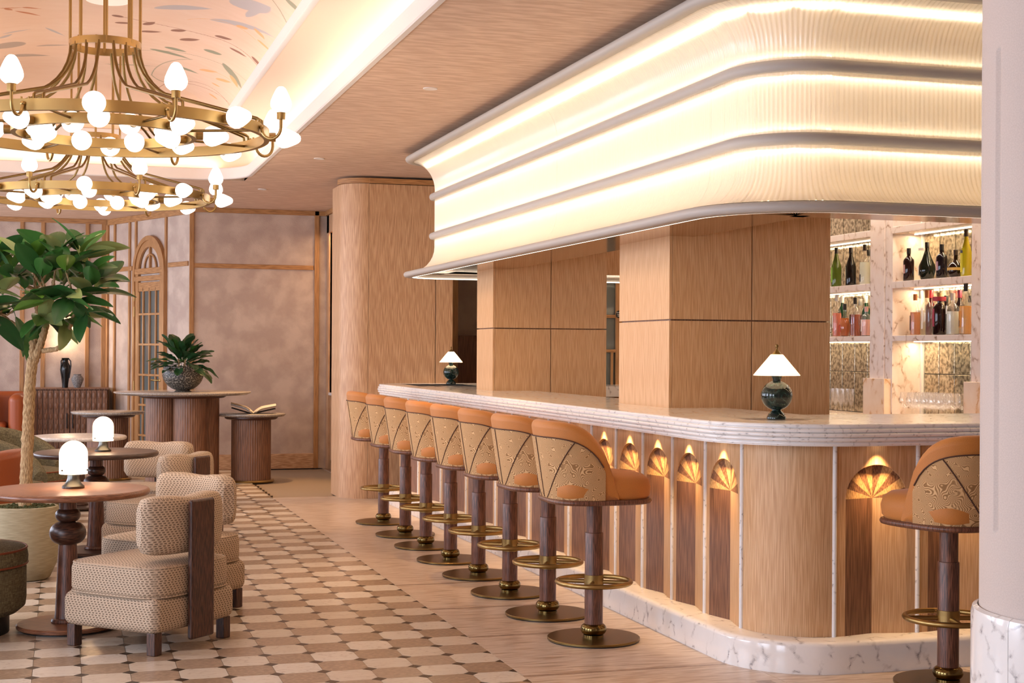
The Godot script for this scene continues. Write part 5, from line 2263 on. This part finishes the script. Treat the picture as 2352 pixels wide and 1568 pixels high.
# ---------------------------------------------------------------- plants
func leaf_mesh(L: float, W: float, fold: float, droop: float, wavy := 0.0, fiddle := false) -> ArrayMesh:
	# grows along +x from its stalk, face up
	var b := MB.new()
	var rows := 11
	var P := []
	for i in rows:
		var u := float(i) / (rows - 1)
		var w := W * pow(sin(PI * pow(clampf(u * 0.97 + 0.015, 0, 1), 0.9)), 0.72)
		if fiddle:
			w = W * (0.25 + 0.75 * u) * pow(sin(PI * clampf(pow(u, 1.15) * 0.95 + 0.03, 0, 1)), 0.55)
		var ring := PackedVector3Array()
		for j in 7:
			var s := (j - 3) / 3.0
			var y := absf(s) * w * fold - droop * L * u * u + wavy * w * sin(u * 16.0 + s * 2.0) * absf(s)
			if j == 3:
				y -= 0.0025
			ring.push_back(Vector3(u * L, y, s * w))
		P.push_back(ring)
	b.loft(P, false, false)
	# stalk
	b.tube([Vector3(-0.045, 0.012, 0), Vector3(0, 0.0, 0), Vector3(L * 0.3, -droop * L * 0.09 - 0.003, 0)], [0.0028, 0.0026, 0.0016], 5)
	return b.mesh()


func make_tree() -> void:
	var at := Vector3(-0.215, 0, -9.42)
	var pot := thing("planter", "round ribbed stone-coloured planter with moss, behind the brown round table", "planter", at)
	put("pot", _lathe([Vector2(0.0, 0.0), Vector2(0.125, 0.0), Vector2(0.15, 0.012), Vector2(0.185, 0.09), Vector2(0.203, 0.19), Vector2(0.206, 0.30), Vector2(0.2, 0.425), Vector2(0.196, 0.442), Vector2(0.186, 0.446), Vector2(0.18, 0.44), Vector2(0.182, 0.40)], 64), M.planter, pot)
	put("soil", _lathe([Vector2(0.183, 0.405), Vector2(0.1, 0.418), Vector2(0.0, 0.422)], 32), M.soil, pot)
	seeded(77)
	var ms := MB.new()
	for k in 520:
		var a := rf(0, TAU)
		var r := 0.175 * sqrt(rf(0, 1))
		var s := rf(0.006, 0.014)
		ms.ball(Vector3(r * cos(a), 0.42 + rf(0, 0.022), r * sin(a)), Vector3(s, s * rf(0.5, 1.1), s), 6, 4)
	put("moss", ms, M.moss, pot).set_meta("kind", "stuff")
	var t := thing("rubber_tree", "leafy rubber tree with a bare pale trunk, growing in the planter", "tree", at + Vector3(0, 0.41, 0))
	var px := func(x: float, y: float, dz := 0.0) -> Vector3:
		# photograph pixels at the tree's distance, as a point from its foot
		var d := 8.95
		var xc := (x - 1176) / FOCAL * d
		return Vector3(xc * cos(YAW) + d * sin(YAW), 1.4 - (y - 806.7) / FOCAL * d, xc * sin(YAW) - d * cos(YAW)) - at - Vector3(0, 0.41, 0) + Vector3(0, 0, dz)
	var branch := func(pts: Array, r0: float, r1: float, nm: String):
		var b := MB.new()
		var q := []
		var rr := []
		var c := Curve3D.new()
		for i in pts.size():
			var tn: Vector3 = (pts[mini(i + 1, pts.size() - 1)] - pts[maxi(i - 1, 0)]) * 0.22
			c.add_point(pts[i], -tn, tn)
		var n := 9 * pts.size()
		for i in n + 1:
			var u := float(i) / n
			var p := c.sample_baked(c.get_baked_length() * u)
			q.append(p + Vector3(sin(i * 2.1) * 0.0022, 0, cos(i * 1.7) * 0.0022))
			rr.append(lerpf(r0, r1, u) * (1.0 + (0.13 if i % 11 == 6 else 0.0)))
		b.tube(q, rr, 10)
		put(nm, b, M.bark, t)
	var foot := Vector3(0, 0.0, 0)
	branch.call([foot, px.call(66, 980), px.call(70, 880), px.call(75, 830)], 0.04, 0.033, "trunk")
	branch.call([px.call(73, 850), px.call(92, 800), px.call(104, 760, 0.02), px.call(118, 700, 0.03), px.call(122, 650, 0.02)], 0.028, 0.011, "branch")
	branch.call([px.call(73, 840), px.call(76, 800), px.call(60, 768, -0.02), px.call(20, 745, -0.06), px.call(-30, 700, -0.1)], 0.024, 0.009, "branch")
	branch.call([px.call(76, 800), px.call(88, 745, -0.05), px.call(80, 690, -0.1), px.call(78, 640, -0.08)], 0.02, 0.008, "branch")
	branch.call([px.call(97, 812), px.call(130, 808, 0.04), px.call(152, 790, 0.06), px.call(165, 740, 0.05), px.call(185, 690, 0.03)], 0.016, 0.008, "branch")
	var tips := [[62, 612, 0.12], [92, 640, 0.16], [128, 600, 0.05], [150, 632, 0.2], [184, 592, 0.0], [196, 632, 0.1], [30, 640, 0.05], [-8, 612, -0.05], [8, 680, 0.16], [60, 690, 0.22], [112, 690, 0.2], [160, 690, 0.22], [208, 680, 0.08], [222, 655, -0.05], [196, 715, 0.12], [30, 720, 0.0], [-50, 650, 0.0], [-60, 705, -0.05], [82, 665, -0.2], [140, 660, -0.2], [20, 655, -0.22], [110, 620, -0.15], [-30, 725, 0.12], [150, 735, 0.02], [96, 735, 0.06]]
	var kinds := [leaf_mesh(0.235, 0.058, 0.28, 0.16), leaf_mesh(0.26, 0.062, 0.2, 0.3), leaf_mesh(0.21, 0.055, 0.35, 0.1), leaf_mesh(0.25, 0.06, 0.12, 0.42)]
	var mats := [M.leaf_a, M.leaf_b, M.leaf_a, M.leaf_b, M.leaf_c, M.leaf_b, M.leaf_d]
	var cen: Vector3 = px.call(85, 720)
	var hub: Array = [px.call(118, 690, 0.03), px.call(0, 725, -0.08), px.call(80, 670, -0.1), px.call(178, 705, 0.04)]
	for e in tips:
		var p: Vector3 = px.call(e[0], e[1], e[2])
		var best: Vector3 = hub[0]
		for h in hub:
			if h.distance_to(p) < best.distance_to(p):
				best = h
		var b := MB.new()
		b.tube([best, best.lerp(p, 0.5) - Vector3(0, 0.02, 0), p], [0.009, 0.007, 0.005], 7)
		put("twig", b, M.bark, t)
		var n := rng.randi_range(5, 7)
		var ph := rf(0, TAU)
		for k in n:
			var a := ph + k * 2.4
			var el := rf(0.05, 0.75) if e[1] < 690 else rf(-0.55, 0.45)
			var out := (p - cen).normalized() * 0.55
			var d := (Vector3(cos(a) * cos(el), sin(el), sin(a) * cos(el)) + out).normalized()
			var z := d.cross(Vector3.UP).normalized()
			var B := Basis(d, z.cross(d), z) * Basis(Vector3.RIGHT, rf(-0.7, 0.7))
			var o := put("leaf", kinds[rng.randi() % 4], mats[rng.randi() % 7], t)
			o.transform = Transform3D(B.scaled(Vector3.ONE * rf(0.72, 1.05)), p + d * 0.03 + Vector3(0, rf(-0.03, 0.03), 0))


func make_bowl_plant() -> void:
	var at := Vector3(1.203, 0.96, -15.70)
	var t := thing("bowl_planter", "rough black and grey glazed bowl on the large round table", "bowl", at)
	var pr := [Vector2(0.0, 0.0), Vector2(0.085, 0.0), Vector2(0.09, 0.006)]
	for k in 15:
		var a := -PI * 0.4 + PI * 0.52 * k / 14
		pr.append(Vector2(0.213 * cos(a) * (1.0 if a < 0 else 1.0), 0.19 + 0.185 * sin(a)))
	pr.append(Vector2(0.2, 0.262))
	pr.append(Vector2(0.188, 0.262))
	pr.append(Vector2(0.185, 0.23))
	put("bowl", _lathe(pr, 56), M.bowl, t)
	put("soil", _lathe([Vector2(0.186, 0.235), Vector2(0.0, 0.245)], 28), M.soil, t)
	var p := thing("fig_plant", "dark green wavy-leaved plant growing in the glazed bowl", "plant", at + Vector3(0, 0.24, 0))
	seeded(31)
	var kinds := [leaf_mesh(0.27, 0.075, 0.25, 0.25, 0.16, true), leaf_mesh(0.23, 0.065, 0.35, 0.12, 0.2, true), leaf_mesh(0.3, 0.085, 0.2, 0.4, 0.14, true)]
	var b := MB.new()
	for k in 5:
		var a := TAU * k / 5
		b.tube([Vector3(0.05 * cos(a), -0.01, 0.05 * sin(a)), Vector3(0.06 * cos(a), 0.1, 0.06 * sin(a))], 0.008, 6)
	put("stems", b, M.bark, p)
	for k in 46:
		var a := k * 2.4
		var u := k / 46.0
		var el := lerpf(-0.3, 1.25, u) + rf(-0.15, 0.15)
		var d := Vector3(cos(a) * cos(el), sin(el), sin(a) * cos(el))
		var z := d.cross(Vector3.UP).normalized()
		var B := Basis(d, z.cross(d), z) * Basis(Vector3.RIGHT, rf(-0.5, 0.5))
		var o := put("leaf", kinds[k % 3], M.fig if rng.randi() % 3 else M.fig2, p)
		o.transform = Transform3D(B.scaled(Vector3.ONE * rf(0.75, 1.05)), Vector3(cos(a), 0, sin(a)) * lerpf(0.11, 0.03, u) + Vector3(0, lerpf(0.02, 0.13, u), 0))
	# one tall leaf at the left
	var d2 := Vector3(-0.52, 0.84, 0.1).normalized()
	var z2 := d2.cross(Vector3(0.3, 0, 1)).normalized()
	var o2 := put("leaf", leaf_mesh(0.32, 0.1, 0.2, 0.1, 0.1, true), M.fig, p)
	o2.transform = Transform3D(Basis(d2, z2.cross(d2), z2) * Basis(Vector3.RIGHT, PI / 2), Vector3(-0.03, 0.1, 0.03))


# ---------------------------------------------------------------- back of the lounge
func make_lounge_back() -> void:
	var t := thing("sofa", "rust leather sofa against the far left wall, its rounded arm beside the sideboard", "sofa", Vector3(-1.35, 0, -19.0))
	var b := MB.new()
	b.rbox(Vector3(0, 0.24, 0.05), Vector3(1.75, 0.26, 0.72), 0.04, 3)
	put("seat_base", b, M.rust, t)
	b = MB.new()
	b.rbox(Vector3(-0.05, 0.43, 0.08), Vector3(1.5, 0.15, 0.66), 0.05, 3)
	put("seat_cushion", b, M.rust, t)
	b = MB.new()
	b.rbox(Vector3(0, 0.56, -0.32), Vector3(1.85, 0.62, 0.2), 0.08, 4)
	put("back_rest", b, M.rust, t)
	for x in [-0.86, 0.83]:
		b = MB.new()
		b.rbox(Vector3(x, 0.5, 0.02), Vector3(0.2, 0.7, 0.78), 0.09, 4)
		put("arm", b, M.rust, t)
	for x in [-0.8, 0.8]:
		for z in [-0.3, 0.36]:
			put("leg", _lathe([Vector2(0.0, 0.0), Vector2(0.025, 0.0), Vector2(0.03, 0.12), Vector2(0.0, 0.12)], 12), M.dark_wood, t).position = Vector3(x, 0, z)
	var cu := MB.new()
	cu.rbox(Vector3.ZERO, Vector3(0.4, 0.38, 0.13), 0.06, 4, Basis(Vector3.RIGHT, -0.2))
	var co := put("cushion", cu, M.print_dark)
	co.position = Vector3(-0.95, 0.69, -18.97)
	tag(co, "dark scatter cushion on the rust leather sofa, at the picture's left edge", "cushion")
	# sideboard with carved doors
	var s := thing("sideboard", "dark carved timber sideboard with oval motifs, against the far left wall", "sideboard", Vector3(0.09, 0, -19.22))
	b = MB.new()
	b.box(Vector3(0, 0.5, 0), Vector3(0.9, 0.8, 0.42))
	put("body", b, M.dark_wood, s)
	b = MB.new()
	b.rbox(Vector3(0, 0.905, 0.005), Vector3(0.93, 0.02, 0.45), 0.004, 1)
	put("top", b, M.walnut, s)
	for side in 2:
		b = MB.new()
		b.rbox(Vector3(-0.225 + 0.45 * side, 0.5, 0.212), Vector3(0.44, 0.78, 0.014), 0.002, 1)
		var door := put("door", b, M.dark_wood, s)
		for k in 7:
			b = MB.new()
			var x := -0.416 + 0.45 * side + 0.0635 * k
			b.rbox(Vector3(x, 0.5, 0.222), Vector3(0.056, 0.77, 0.014), 0.004, 1)
			for j in 6:
				var y := 0.18 + 0.128 * j
				b.ball(Vector3(x, y, 0.229), Vector3(0.021, 0.044, 0.009), 14, 8)
				b.rbox(Vector3(x, y + 0.064, 0.229), Vector3(0.006, 0.05, 0.008), 0.002, 1)
			put("slat", b, M.walnut, door)
		b = MB.new()
		var hx := -0.035 + 0.07 * side
		b.tube([Vector3(hx, 0.42, 0.225), Vector3(hx, 0.42, 0.25), Vector3(hx, 0.6, 0.25), Vector3(hx, 0.6, 0.225)], 0.007, 8)
		put("handle", b, M.black, door)
	for x in [-0.4, 0.4]:
		for z in [-0.16, 0.16]:
			b = MB.new()
			b.rbox(Vector3(x, 0.05, z), Vector3(0.05, 0.1, 0.05), 0.003, 1)
			put("leg", b, M.dark_wood, s)
	var v := thing("vase", "tall black two-handled vase on the sideboard", "vase", Vector3(0.032, 0.915, -19.2))
	put("body", _lathe([Vector2(0.0, 0.0), Vector2(0.036, 0.0), Vector2(0.038, 0.05), Vector2(0.05, 0.14), Vector2(0.064, 0.22), Vector2(0.06, 0.275), Vector2(0.038, 0.315), Vector2(0.034, 0.34), Vector2(0.044, 0.362), Vector2(0.048, 0.37), Vector2(0.04, 0.37), Vector2(0.03, 0.34)], 36), M.black_vase, v)
	for k in 3:
		var a := TAU * k / 3 + 0.3
		var d := Vector3(cos(a), 0, sin(a))
		b = MB.new()
		b.tube([d * 0.042 + Vector3(0, 0.36, 0), d * 0.066 + Vector3(0, 0.33, 0), d * 0.07 + Vector3(0, 0.27, 0), d * 0.06 + Vector3(0, 0.19, 0), d * 0.048 + Vector3(0, 0.12, 0)], 0.008, 8)
		put("handle", b, M.black_vase, v)
	b = MB.new()
	b.lathe([Vector2(0.0, 0.0), Vector2(0.036, 0.0), Vector2(0.05, 0.03), Vector2(0.074, 0.095), Vector2(0.075, 0.115), Vector2(0.05, 0.15), Vector2(0.044, 0.16), Vector2(0.05, 0.168), Vector2(0.04, 0.168), Vector2(0.036, 0.15)], 32)
	var g := put("pot", b, M.grey_pot)
	g.position = Vector3(0.178, 0.915, -19.17)
	tag(g, "small mottled grey pot beside the tall black vase on the sideboard", "pot")


# ---------------------------------------------------------------- bottles and glasses
func bottle(label: String, z: float, y: float, x: float, H: float, r: float, shape: String, glass_col: String, liquid: String, cap: String, lab: Array, grp: String) -> void:
	var t := thing("bottle", label, "bottle", Vector3(x, y, z), PI - 0.6, grp)
	var p := []
	var nk := 0.0145
	match shape:
		"round":
			p = [Vector2(0, 0), Vector2(r * 0.62, 0), Vector2(r * 0.8, H * 0.05), Vector2(r, H * 0.22), Vector2(r * 0.98, H * 0.36), Vector2(r * 0.75, H * 0.5), Vector2(r * 0.42, H * 0.58), Vector2(nk, H * 0.64), Vector2(nk, H * 0.86)]
		"onion":
			p = [Vector2(0, 0), Vector2(r * 0.7, 0), Vector2(r * 0.75, H * 0.03), Vector2(r * 0.92, H * 0.16), Vector2(r, H * 0.27), Vector2(r * 0.93, H * 0.4), Vector2(r * 0.6, H * 0.55), Vector2(r * 0.4, H * 0.68), Vector2(nk, H * 0.8), Vector2(nk, H * 0.9)]
		"taper":
			p = [Vector2(0, 0), Vector2(r * 0.96, 0), Vector2(r, H * 0.02), Vector2(r, H * 0.5), Vector2(r * 0.8, H * 0.6), Vector2(r * 0.45, H * 0.74), Vector2(nk, H * 0.82), Vector2(nk, H * 0.9)]
		_:
			p = [Vector2(0, 0), Vector2(r * 0.95, 0), Vector2(r, H * 0.015), Vector2(r, H * 0.6), Vector2(r * 0.93, H * 0.66), Vector2(r * 0.6, H * 0.72), Vector2(nk, H * 0.76), Vector2(nk, H * 0.88)]
	var neck_top: float = p[-1].y
	p.append(Vector2(0, neck_top))
	if glass_col == "clear":
		put("glass", _lathe(p, 24), M.glass, t)
		if liquid != "":
			var q := []
			var lv := H * 0.56
			for e in p:
				if e.y <= lv:
					q.append(Vector2(maxf(0, e.x - 0.003), maxf(e.y, 0.006)))
				else:
					var pr: Vector2 = q[-1]
					q.append(Vector2(maxf(0.0, pr.x - 0.001), lv))
					break
			q.append(Vector2(0, lv))
			put("spirit", _lathe(q, 24), tint(liquid), t)
	else:
		put("glass", _lathe(p, 24), dark_glass(glass_col), t)
	put("cap", _lathe([Vector2(0, neck_top - H * 0.05), Vector2(nk + 0.002, neck_top - H * 0.05), Vector2(nk + 0.0025, H * 0.99), Vector2(nk, H), Vector2(0, H)], 16), cloth_of(cap), t)
	for l in lab:
		# [colour, from, to (of the height), half angle]
		var b := MB.new()
		var rr := r + 0.0012
		var ya: float = H * l[1]
		var yb: float = H * l[2]
		if shape == "round" or shape == "onion":
			rr = r * 1.0 + 0.001
		b.lathe([Vector2(rr, ya), Vector2(rr, yb)], 14, Vector3.ZERO, false, -l[3], l[3])
		put("label", b, cloth_of(l[0]), t)
		if l.size() > 4:
			var tm := TextMesh.new()
			tm.text = l[4]
			tm.font = font("Droid Serif")
			tm.font_size = 16
			tm.pixel_size = l[6] if l.size() > 6 else 0.0009
			tm.depth = 0.0008
			var o := put("lettering", tm, cloth_of(l[5]), t)
			o.rotation.y = PI / 2
			o.position = Vector3(rr + 0.0006, (ya + yb) / 2, 0)


var tones := {}
func tint(c: String) -> StandardMaterial3D:
	if not tones.has("t" + c):
		var m := plain(c, 0.12)
		m.backlight_enabled = true
		m.backlight = Color(c).lightened(0.2)
		tones["t" + c] = m
	return tones["t" + c]


func dark_glass(c: String) -> StandardMaterial3D:
	if not tones.has("g" + c):
		var m := plain(c, 0.06)
		m.backlight_enabled = true
		m.backlight = Color(c) * 0.6
		tones["g" + c] = m
	return tones["g" + c]


func cloth_of(c: String) -> StandardMaterial3D:
	if not tones.has(c):
		tones[c] = plain(c, 0.5)
	return tones[c]


func make_bottles() -> void:
	var g1 := "bottles on the upper right shelf"
	var y := 1.985
	bottle("dark red liqueur bottle with pink label, leftmost on the upper right shelf", -10.463, y, 6.55, 0.27, 0.043, "", "1c0b0c", "", "111111", [["b98a83", 0.24, 0.5, 0.9], ["d9c3b6", 0.14, 0.62, 0.35]], g1)
	bottle("dark onion-shaped bottle with a round white seal on the upper right shelf", -10.199, y, 6.55, 0.30, 0.066, "onion", "0f1710", "", "131313", [["e4ddd2", 0.12, 0.36, 0.42], ["d8d0c6", 0.78, 0.84, 1.2]], g1)
	bottle("dark purple liqueur bottle with pink label, in the middle of the upper right shelf", -9.994, y, 6.55, 0.27, 0.043, "", "120d14", "", "121212", [["a88490", 0.24, 0.5, 0.9], ["cbb0ae", 0.14, 0.62, 0.35]], g1)
	bottle("squat globe-shaped dark bottle with a gold band on the upper right shelf", -9.807, y, 6.55, 0.215, 0.062, "round", "1a0a08", "", "3a2a22", [["c9a45a", 0.26, 0.36, 3.1]], g1)
	bottle("tall yellow bottle with a yellow label at the right end of the upper shelf", -9.67, y, 6.55, 0.36, 0.042, "taper", "a59a1c", "", "2d2018", [["c9bd2a", 0.1, 0.5, 0.9], ["4a4a52", 0.5, 0.56, 0.9]], g1)
	g1 = "bottles on the lower right shelf"
	y = 1.547
	bottle("slim clear bottle of amber spirit with a copper cap, leftmost on the lower right shelf", -10.315, y, 6.52, 0.33, 0.042, "taper", "clear", "b97a4a", "b5703a", [["3a2622", 0.12, 0.48, 0.6]], g1)
	bottle("clear gin bottle with a red figure 8 on its label, lower right shelf", -10.148, y, 6.52, 0.355, 0.043, "", "clear", "", "a5622f", [["eee8de", 0.14, 0.6, 0.75, "8", "b3202a", 0.0035]], g1)
	bottle("dark bottle with a crimson label and wooden stopper, lower right shelf", -9.979, y, 6.52, 0.33, 0.05, "", "1a0a0f", "", "b48a52", [["a02a44", 0.2, 0.62, 0.8], ["a32438", 0.8, 0.9, 3.1]], g1)
	bottle("clear diamond-cut bottle with a small white label, lower right shelf", -9.797, y, 6.52, 0.32, 0.05, "", "clear", "c9ccc6", "d8d2c8", [["f0ece6", 0.5, 0.7, 0.6]], g1)
	bottle("tall clear gin bottle with an orange label and black capsule, lower right shelf", -9.627, y, 6.52, 0.385, 0.05, "taper", "clear", "c9a15a", "15151a", [["cf8a34", 0.14, 0.46, 0.9, "LONDON", "2a1c14"], ["3a2a22", 0.16, 0.28, 0.5]], g1)
	bottle("clear bottle behind the copper-capped one, lower right shelf", -10.407, y, 6.63, 0.362, 0.04, "", "clear", "d8cfae", "cfcfc8", [], g1)
	bottle("dark bottle with a red capsule behind the gin, lower right shelf", -10.263, y, 6.63, 0.361, 0.042, "", "4a1016", "", "b0202c", [], g1)
	bottle("dark bottle with a black capsule at the back of the lower right shelf", -10.051, y, 6.63, 0.311, 0.04, "", "141418", "", "131313", [], g1)
	bottle("bottle with a plum capsule at the back of the lower right shelf", -9.87, y, 6.63, 0.347, 0.04, "", "1c1216", "", "7a1f3a", [], g1)
	bottle("bottle with a black cap at the right back of the lower shelf", -9.733, y, 6.63, 0.30, 0.04, "", "clear", "caa04a", "17171a", [], g1)
	g1 = "bottles on the upper left shelf"
	y = 1.985
	bottle("green liqueur bottle with a bright green label, beside the oak pier on the upper shelf", -11.63, y, 6.55, 0.35, 0.046, "taper", "44521a", "", "241a14", [["6f9a2a", 0.12, 0.5, 0.9]], g1)
	bottle("black bottle with a pale picture label on the upper left shelf", -11.379, y, 6.55, 0.335, 0.045, "taper", "0f0c0d", "", "161414", [["8f957f", 0.2, 0.5, 0.55]], g1)
	bottle("clear spirit bottle with upright lettering on the upper left shelf", -11.146, y, 6.55, 0.345, 0.045, "taper", "clear", "cfd2c6", "2b1d17", [["3a3c40", 0.08, 0.26, 0.8]], g1)
	bottle("clear bottle with a black cap behind the lettered one, upper left shelf", -11.235, y, 6.64, 0.31, 0.042, "", "clear", "d0d4ca", "171717", [], g1)
	g1 = "bottles on the lower left shelf"
	y = 1.547
	bottle("clear bottle of rosy spirit with a white label, next to the oak pier, lower shelf", -11.56, y, 6.52, 0.37, 0.04, "taper", "clear", "c9765a", "d8d4cc", [["efe9e2", 0.2, 0.5, 0.7]], g1)
	bottle("green bottle at the back of the lower left shelf, near the oak pier", -11.646, y, 6.62, 0.363, 0.04, "", "163a24", "", "cfd2c8", [], g1)
	bottle("squat bottle of amber liqueur with an orange-red label, lower left shelf", -11.425, y, 6.52, 0.285, 0.05, "round", "clear", "b8682a", "1c1714", [["c24a2c", 0.14, 0.36, 0.9]], g1)
	bottle("square-shouldered whisky bottle with a slanted black label, lower left shelf", -11.283, y, 6.54, 0.335, 0.047, "", "clear", "8f3a12", "161210", [["1a1613", 0.34, 0.56, 0.7]], g1)
	bottle("reddish bottle with a grey cap behind the whisky, lower left shelf", -11.40, y, 6.66, 0.329, 0.042, "", "clear", "7a2418", "8a8a88", [], g1)
	bottle("green bottle at the right back of the lower left shelf", -11.306, y, 6.66, 0.351, 0.036, "", "14402a", "", "c9ccc4", [], g1)
	bottle("small clear bottle with a pink flower label at the right of the lower left shelf", -11.03, y, 6.5, 0.25, 0.045, "", "clear", "e0b8ac", "e0b0a8", [["f0e6e2", 0.16, 0.56, 0.7], ["d98a84", 0.22, 0.42, 0.4]], g1)
	# stemware on the back counter
	var wine := [Vector2(0.0, 0.0), Vector2(0.036, 0.001), Vector2(0.034, 0.003), Vector2(0.006, 0.008), Vector2(0.004, 0.02), Vector2(0.004, 0.085), Vector2(0.01, 0.096), Vector2(0.034, 0.115), Vector2(0.046, 0.14), Vector2(0.046, 0.16), Vector2(0.035, 0.222), Vector2(0.0338, 0.222), Vector2(0.0448, 0.16), Vector2(0.0448, 0.141), Vector2(0.033, 0.117), Vector2(0.0, 0.1)]
	var flute := [Vector2(0.0, 0.0), Vector2(0.032, 0.001), Vector2(0.03, 0.003), Vector2(0.005, 0.008), Vector2(0.004, 0.07), Vector2(0.012, 0.085), Vector2(0.024, 0.12), Vector2(0.025, 0.22), Vector2(0.024, 0.22), Vector2(0.0228, 0.12), Vector2(0.0, 0.088)]
	var wm := _lathe(wine, 22).mesh()
	var fm := _lathe(flute, 18).mesh()
	for r in 3:
		for k in 6:
			var o := put("wine_glass", wm, M.glass)
			o.position = Vector3(6.26 + 0.115 * r, 0.88, -10.04 + 0.1 * k - 0.04 * r)
			tag(o, "clear stemmed wine glass in the cluster on the back counter's right-hand bay", "wine glass", "stemmed wine glasses on the back counter")
	for r in 2:
		for k in 4:
			var o := put("flute_glass", fm, M.glass)
			o.position = Vector3(6.28 + 0.11 * r, 0.88, -11.32 + 0.09 * k - 0.03 * r)
			tag(o, "clear tall flute glass in the cluster on the back counter beside the oak pier", "flute glass", "flute glasses on the back counter")

# light levels, all in one place
var E := {
	"cove": 0.19, "niche": 1.6, "day": 13.0, "bay": 0.4, "canopy": 0.075, "channel": 0.16, "shelf": 0.5, "backbar": 4.0, "dome": 0.09, "barlamp": 0.12, "bulb": 0.05, "pool": 6.0
}


func _ready() -> void:
	seeded(1)
	# camera
	var cam := Camera3D.new()
	cam.name = "camera"
	add_child(cam)
	cam.projection = Camera3D.PROJECTION_FRUSTUM
	cam.near = 0.1
	cam.far = 100.0
	cam.size = 0.1 * 1568.0 / FOCAL
	cam.frustum_offset = Vector2(0.0, 0.1 * (806.745 - 784.0) / FOCAL)
	cam.transform = Transform3D(Basis(Vector3.UP, -YAW) * Basis(Vector3(0, 0, 1), ROLL), EYE)
	cam.current = true
	# sky and exposure
	var w := WorldEnvironment.new()
	w.name = "environment"
	var e := Environment.new()
	e.background_mode = Environment.BG_COLOR
	e.background_color = Color("cfdcf0")
	e.background_energy_multiplier = 1.0
	e.tonemap_mode = Environment.TONE_MAPPER_LINEAR
	e.tonemap_exposure = 1.08
	e.sdfgi_enabled = true
	e.ssao_enabled = true
	e.ssil_enabled = true
	w.environment = e
	add_child(w)
	make_materials()
	make_floor()
	make_ceiling()
	make_walls()
	# recessed downlights in the plain ceiling
	for p in [[1.95, -15.2, 1.0], [2.2, -9.0, 0.4], [2.2, -5.0, 0.4], [1.0, -16.6, 0.5], [2.1, -12.6, 0.5]]:
		var b := MB.new()
		b.lathe([Vector2(0.0, 0.0), Vector2(0.03, 0.0), Vector2(0.045, -0.004), Vector2(0.045, 0.004)], 20)
		var d := put("ceiling_downlight", b, M.lip, get_node("ceiling"))
		d.position = Vector3(p[0], 3.048, p[1])
		spot(Vector3(p[0], 3.03, p[1]), Vector3(0.02, -1, 0.03), 26.0, Color("ffc98a"), E.pool * p[2], 0.03, 0.8)
	make_bar()
	make_canopy()
	make_piers()
	make_back_bar()
	make_stools()
	make_lounge_chairs()
	make_tubs()
	make_tables()
	make_lamps()
	make_tree()
	make_bowl_plant()
	make_lounge_back()
	make_bottles()
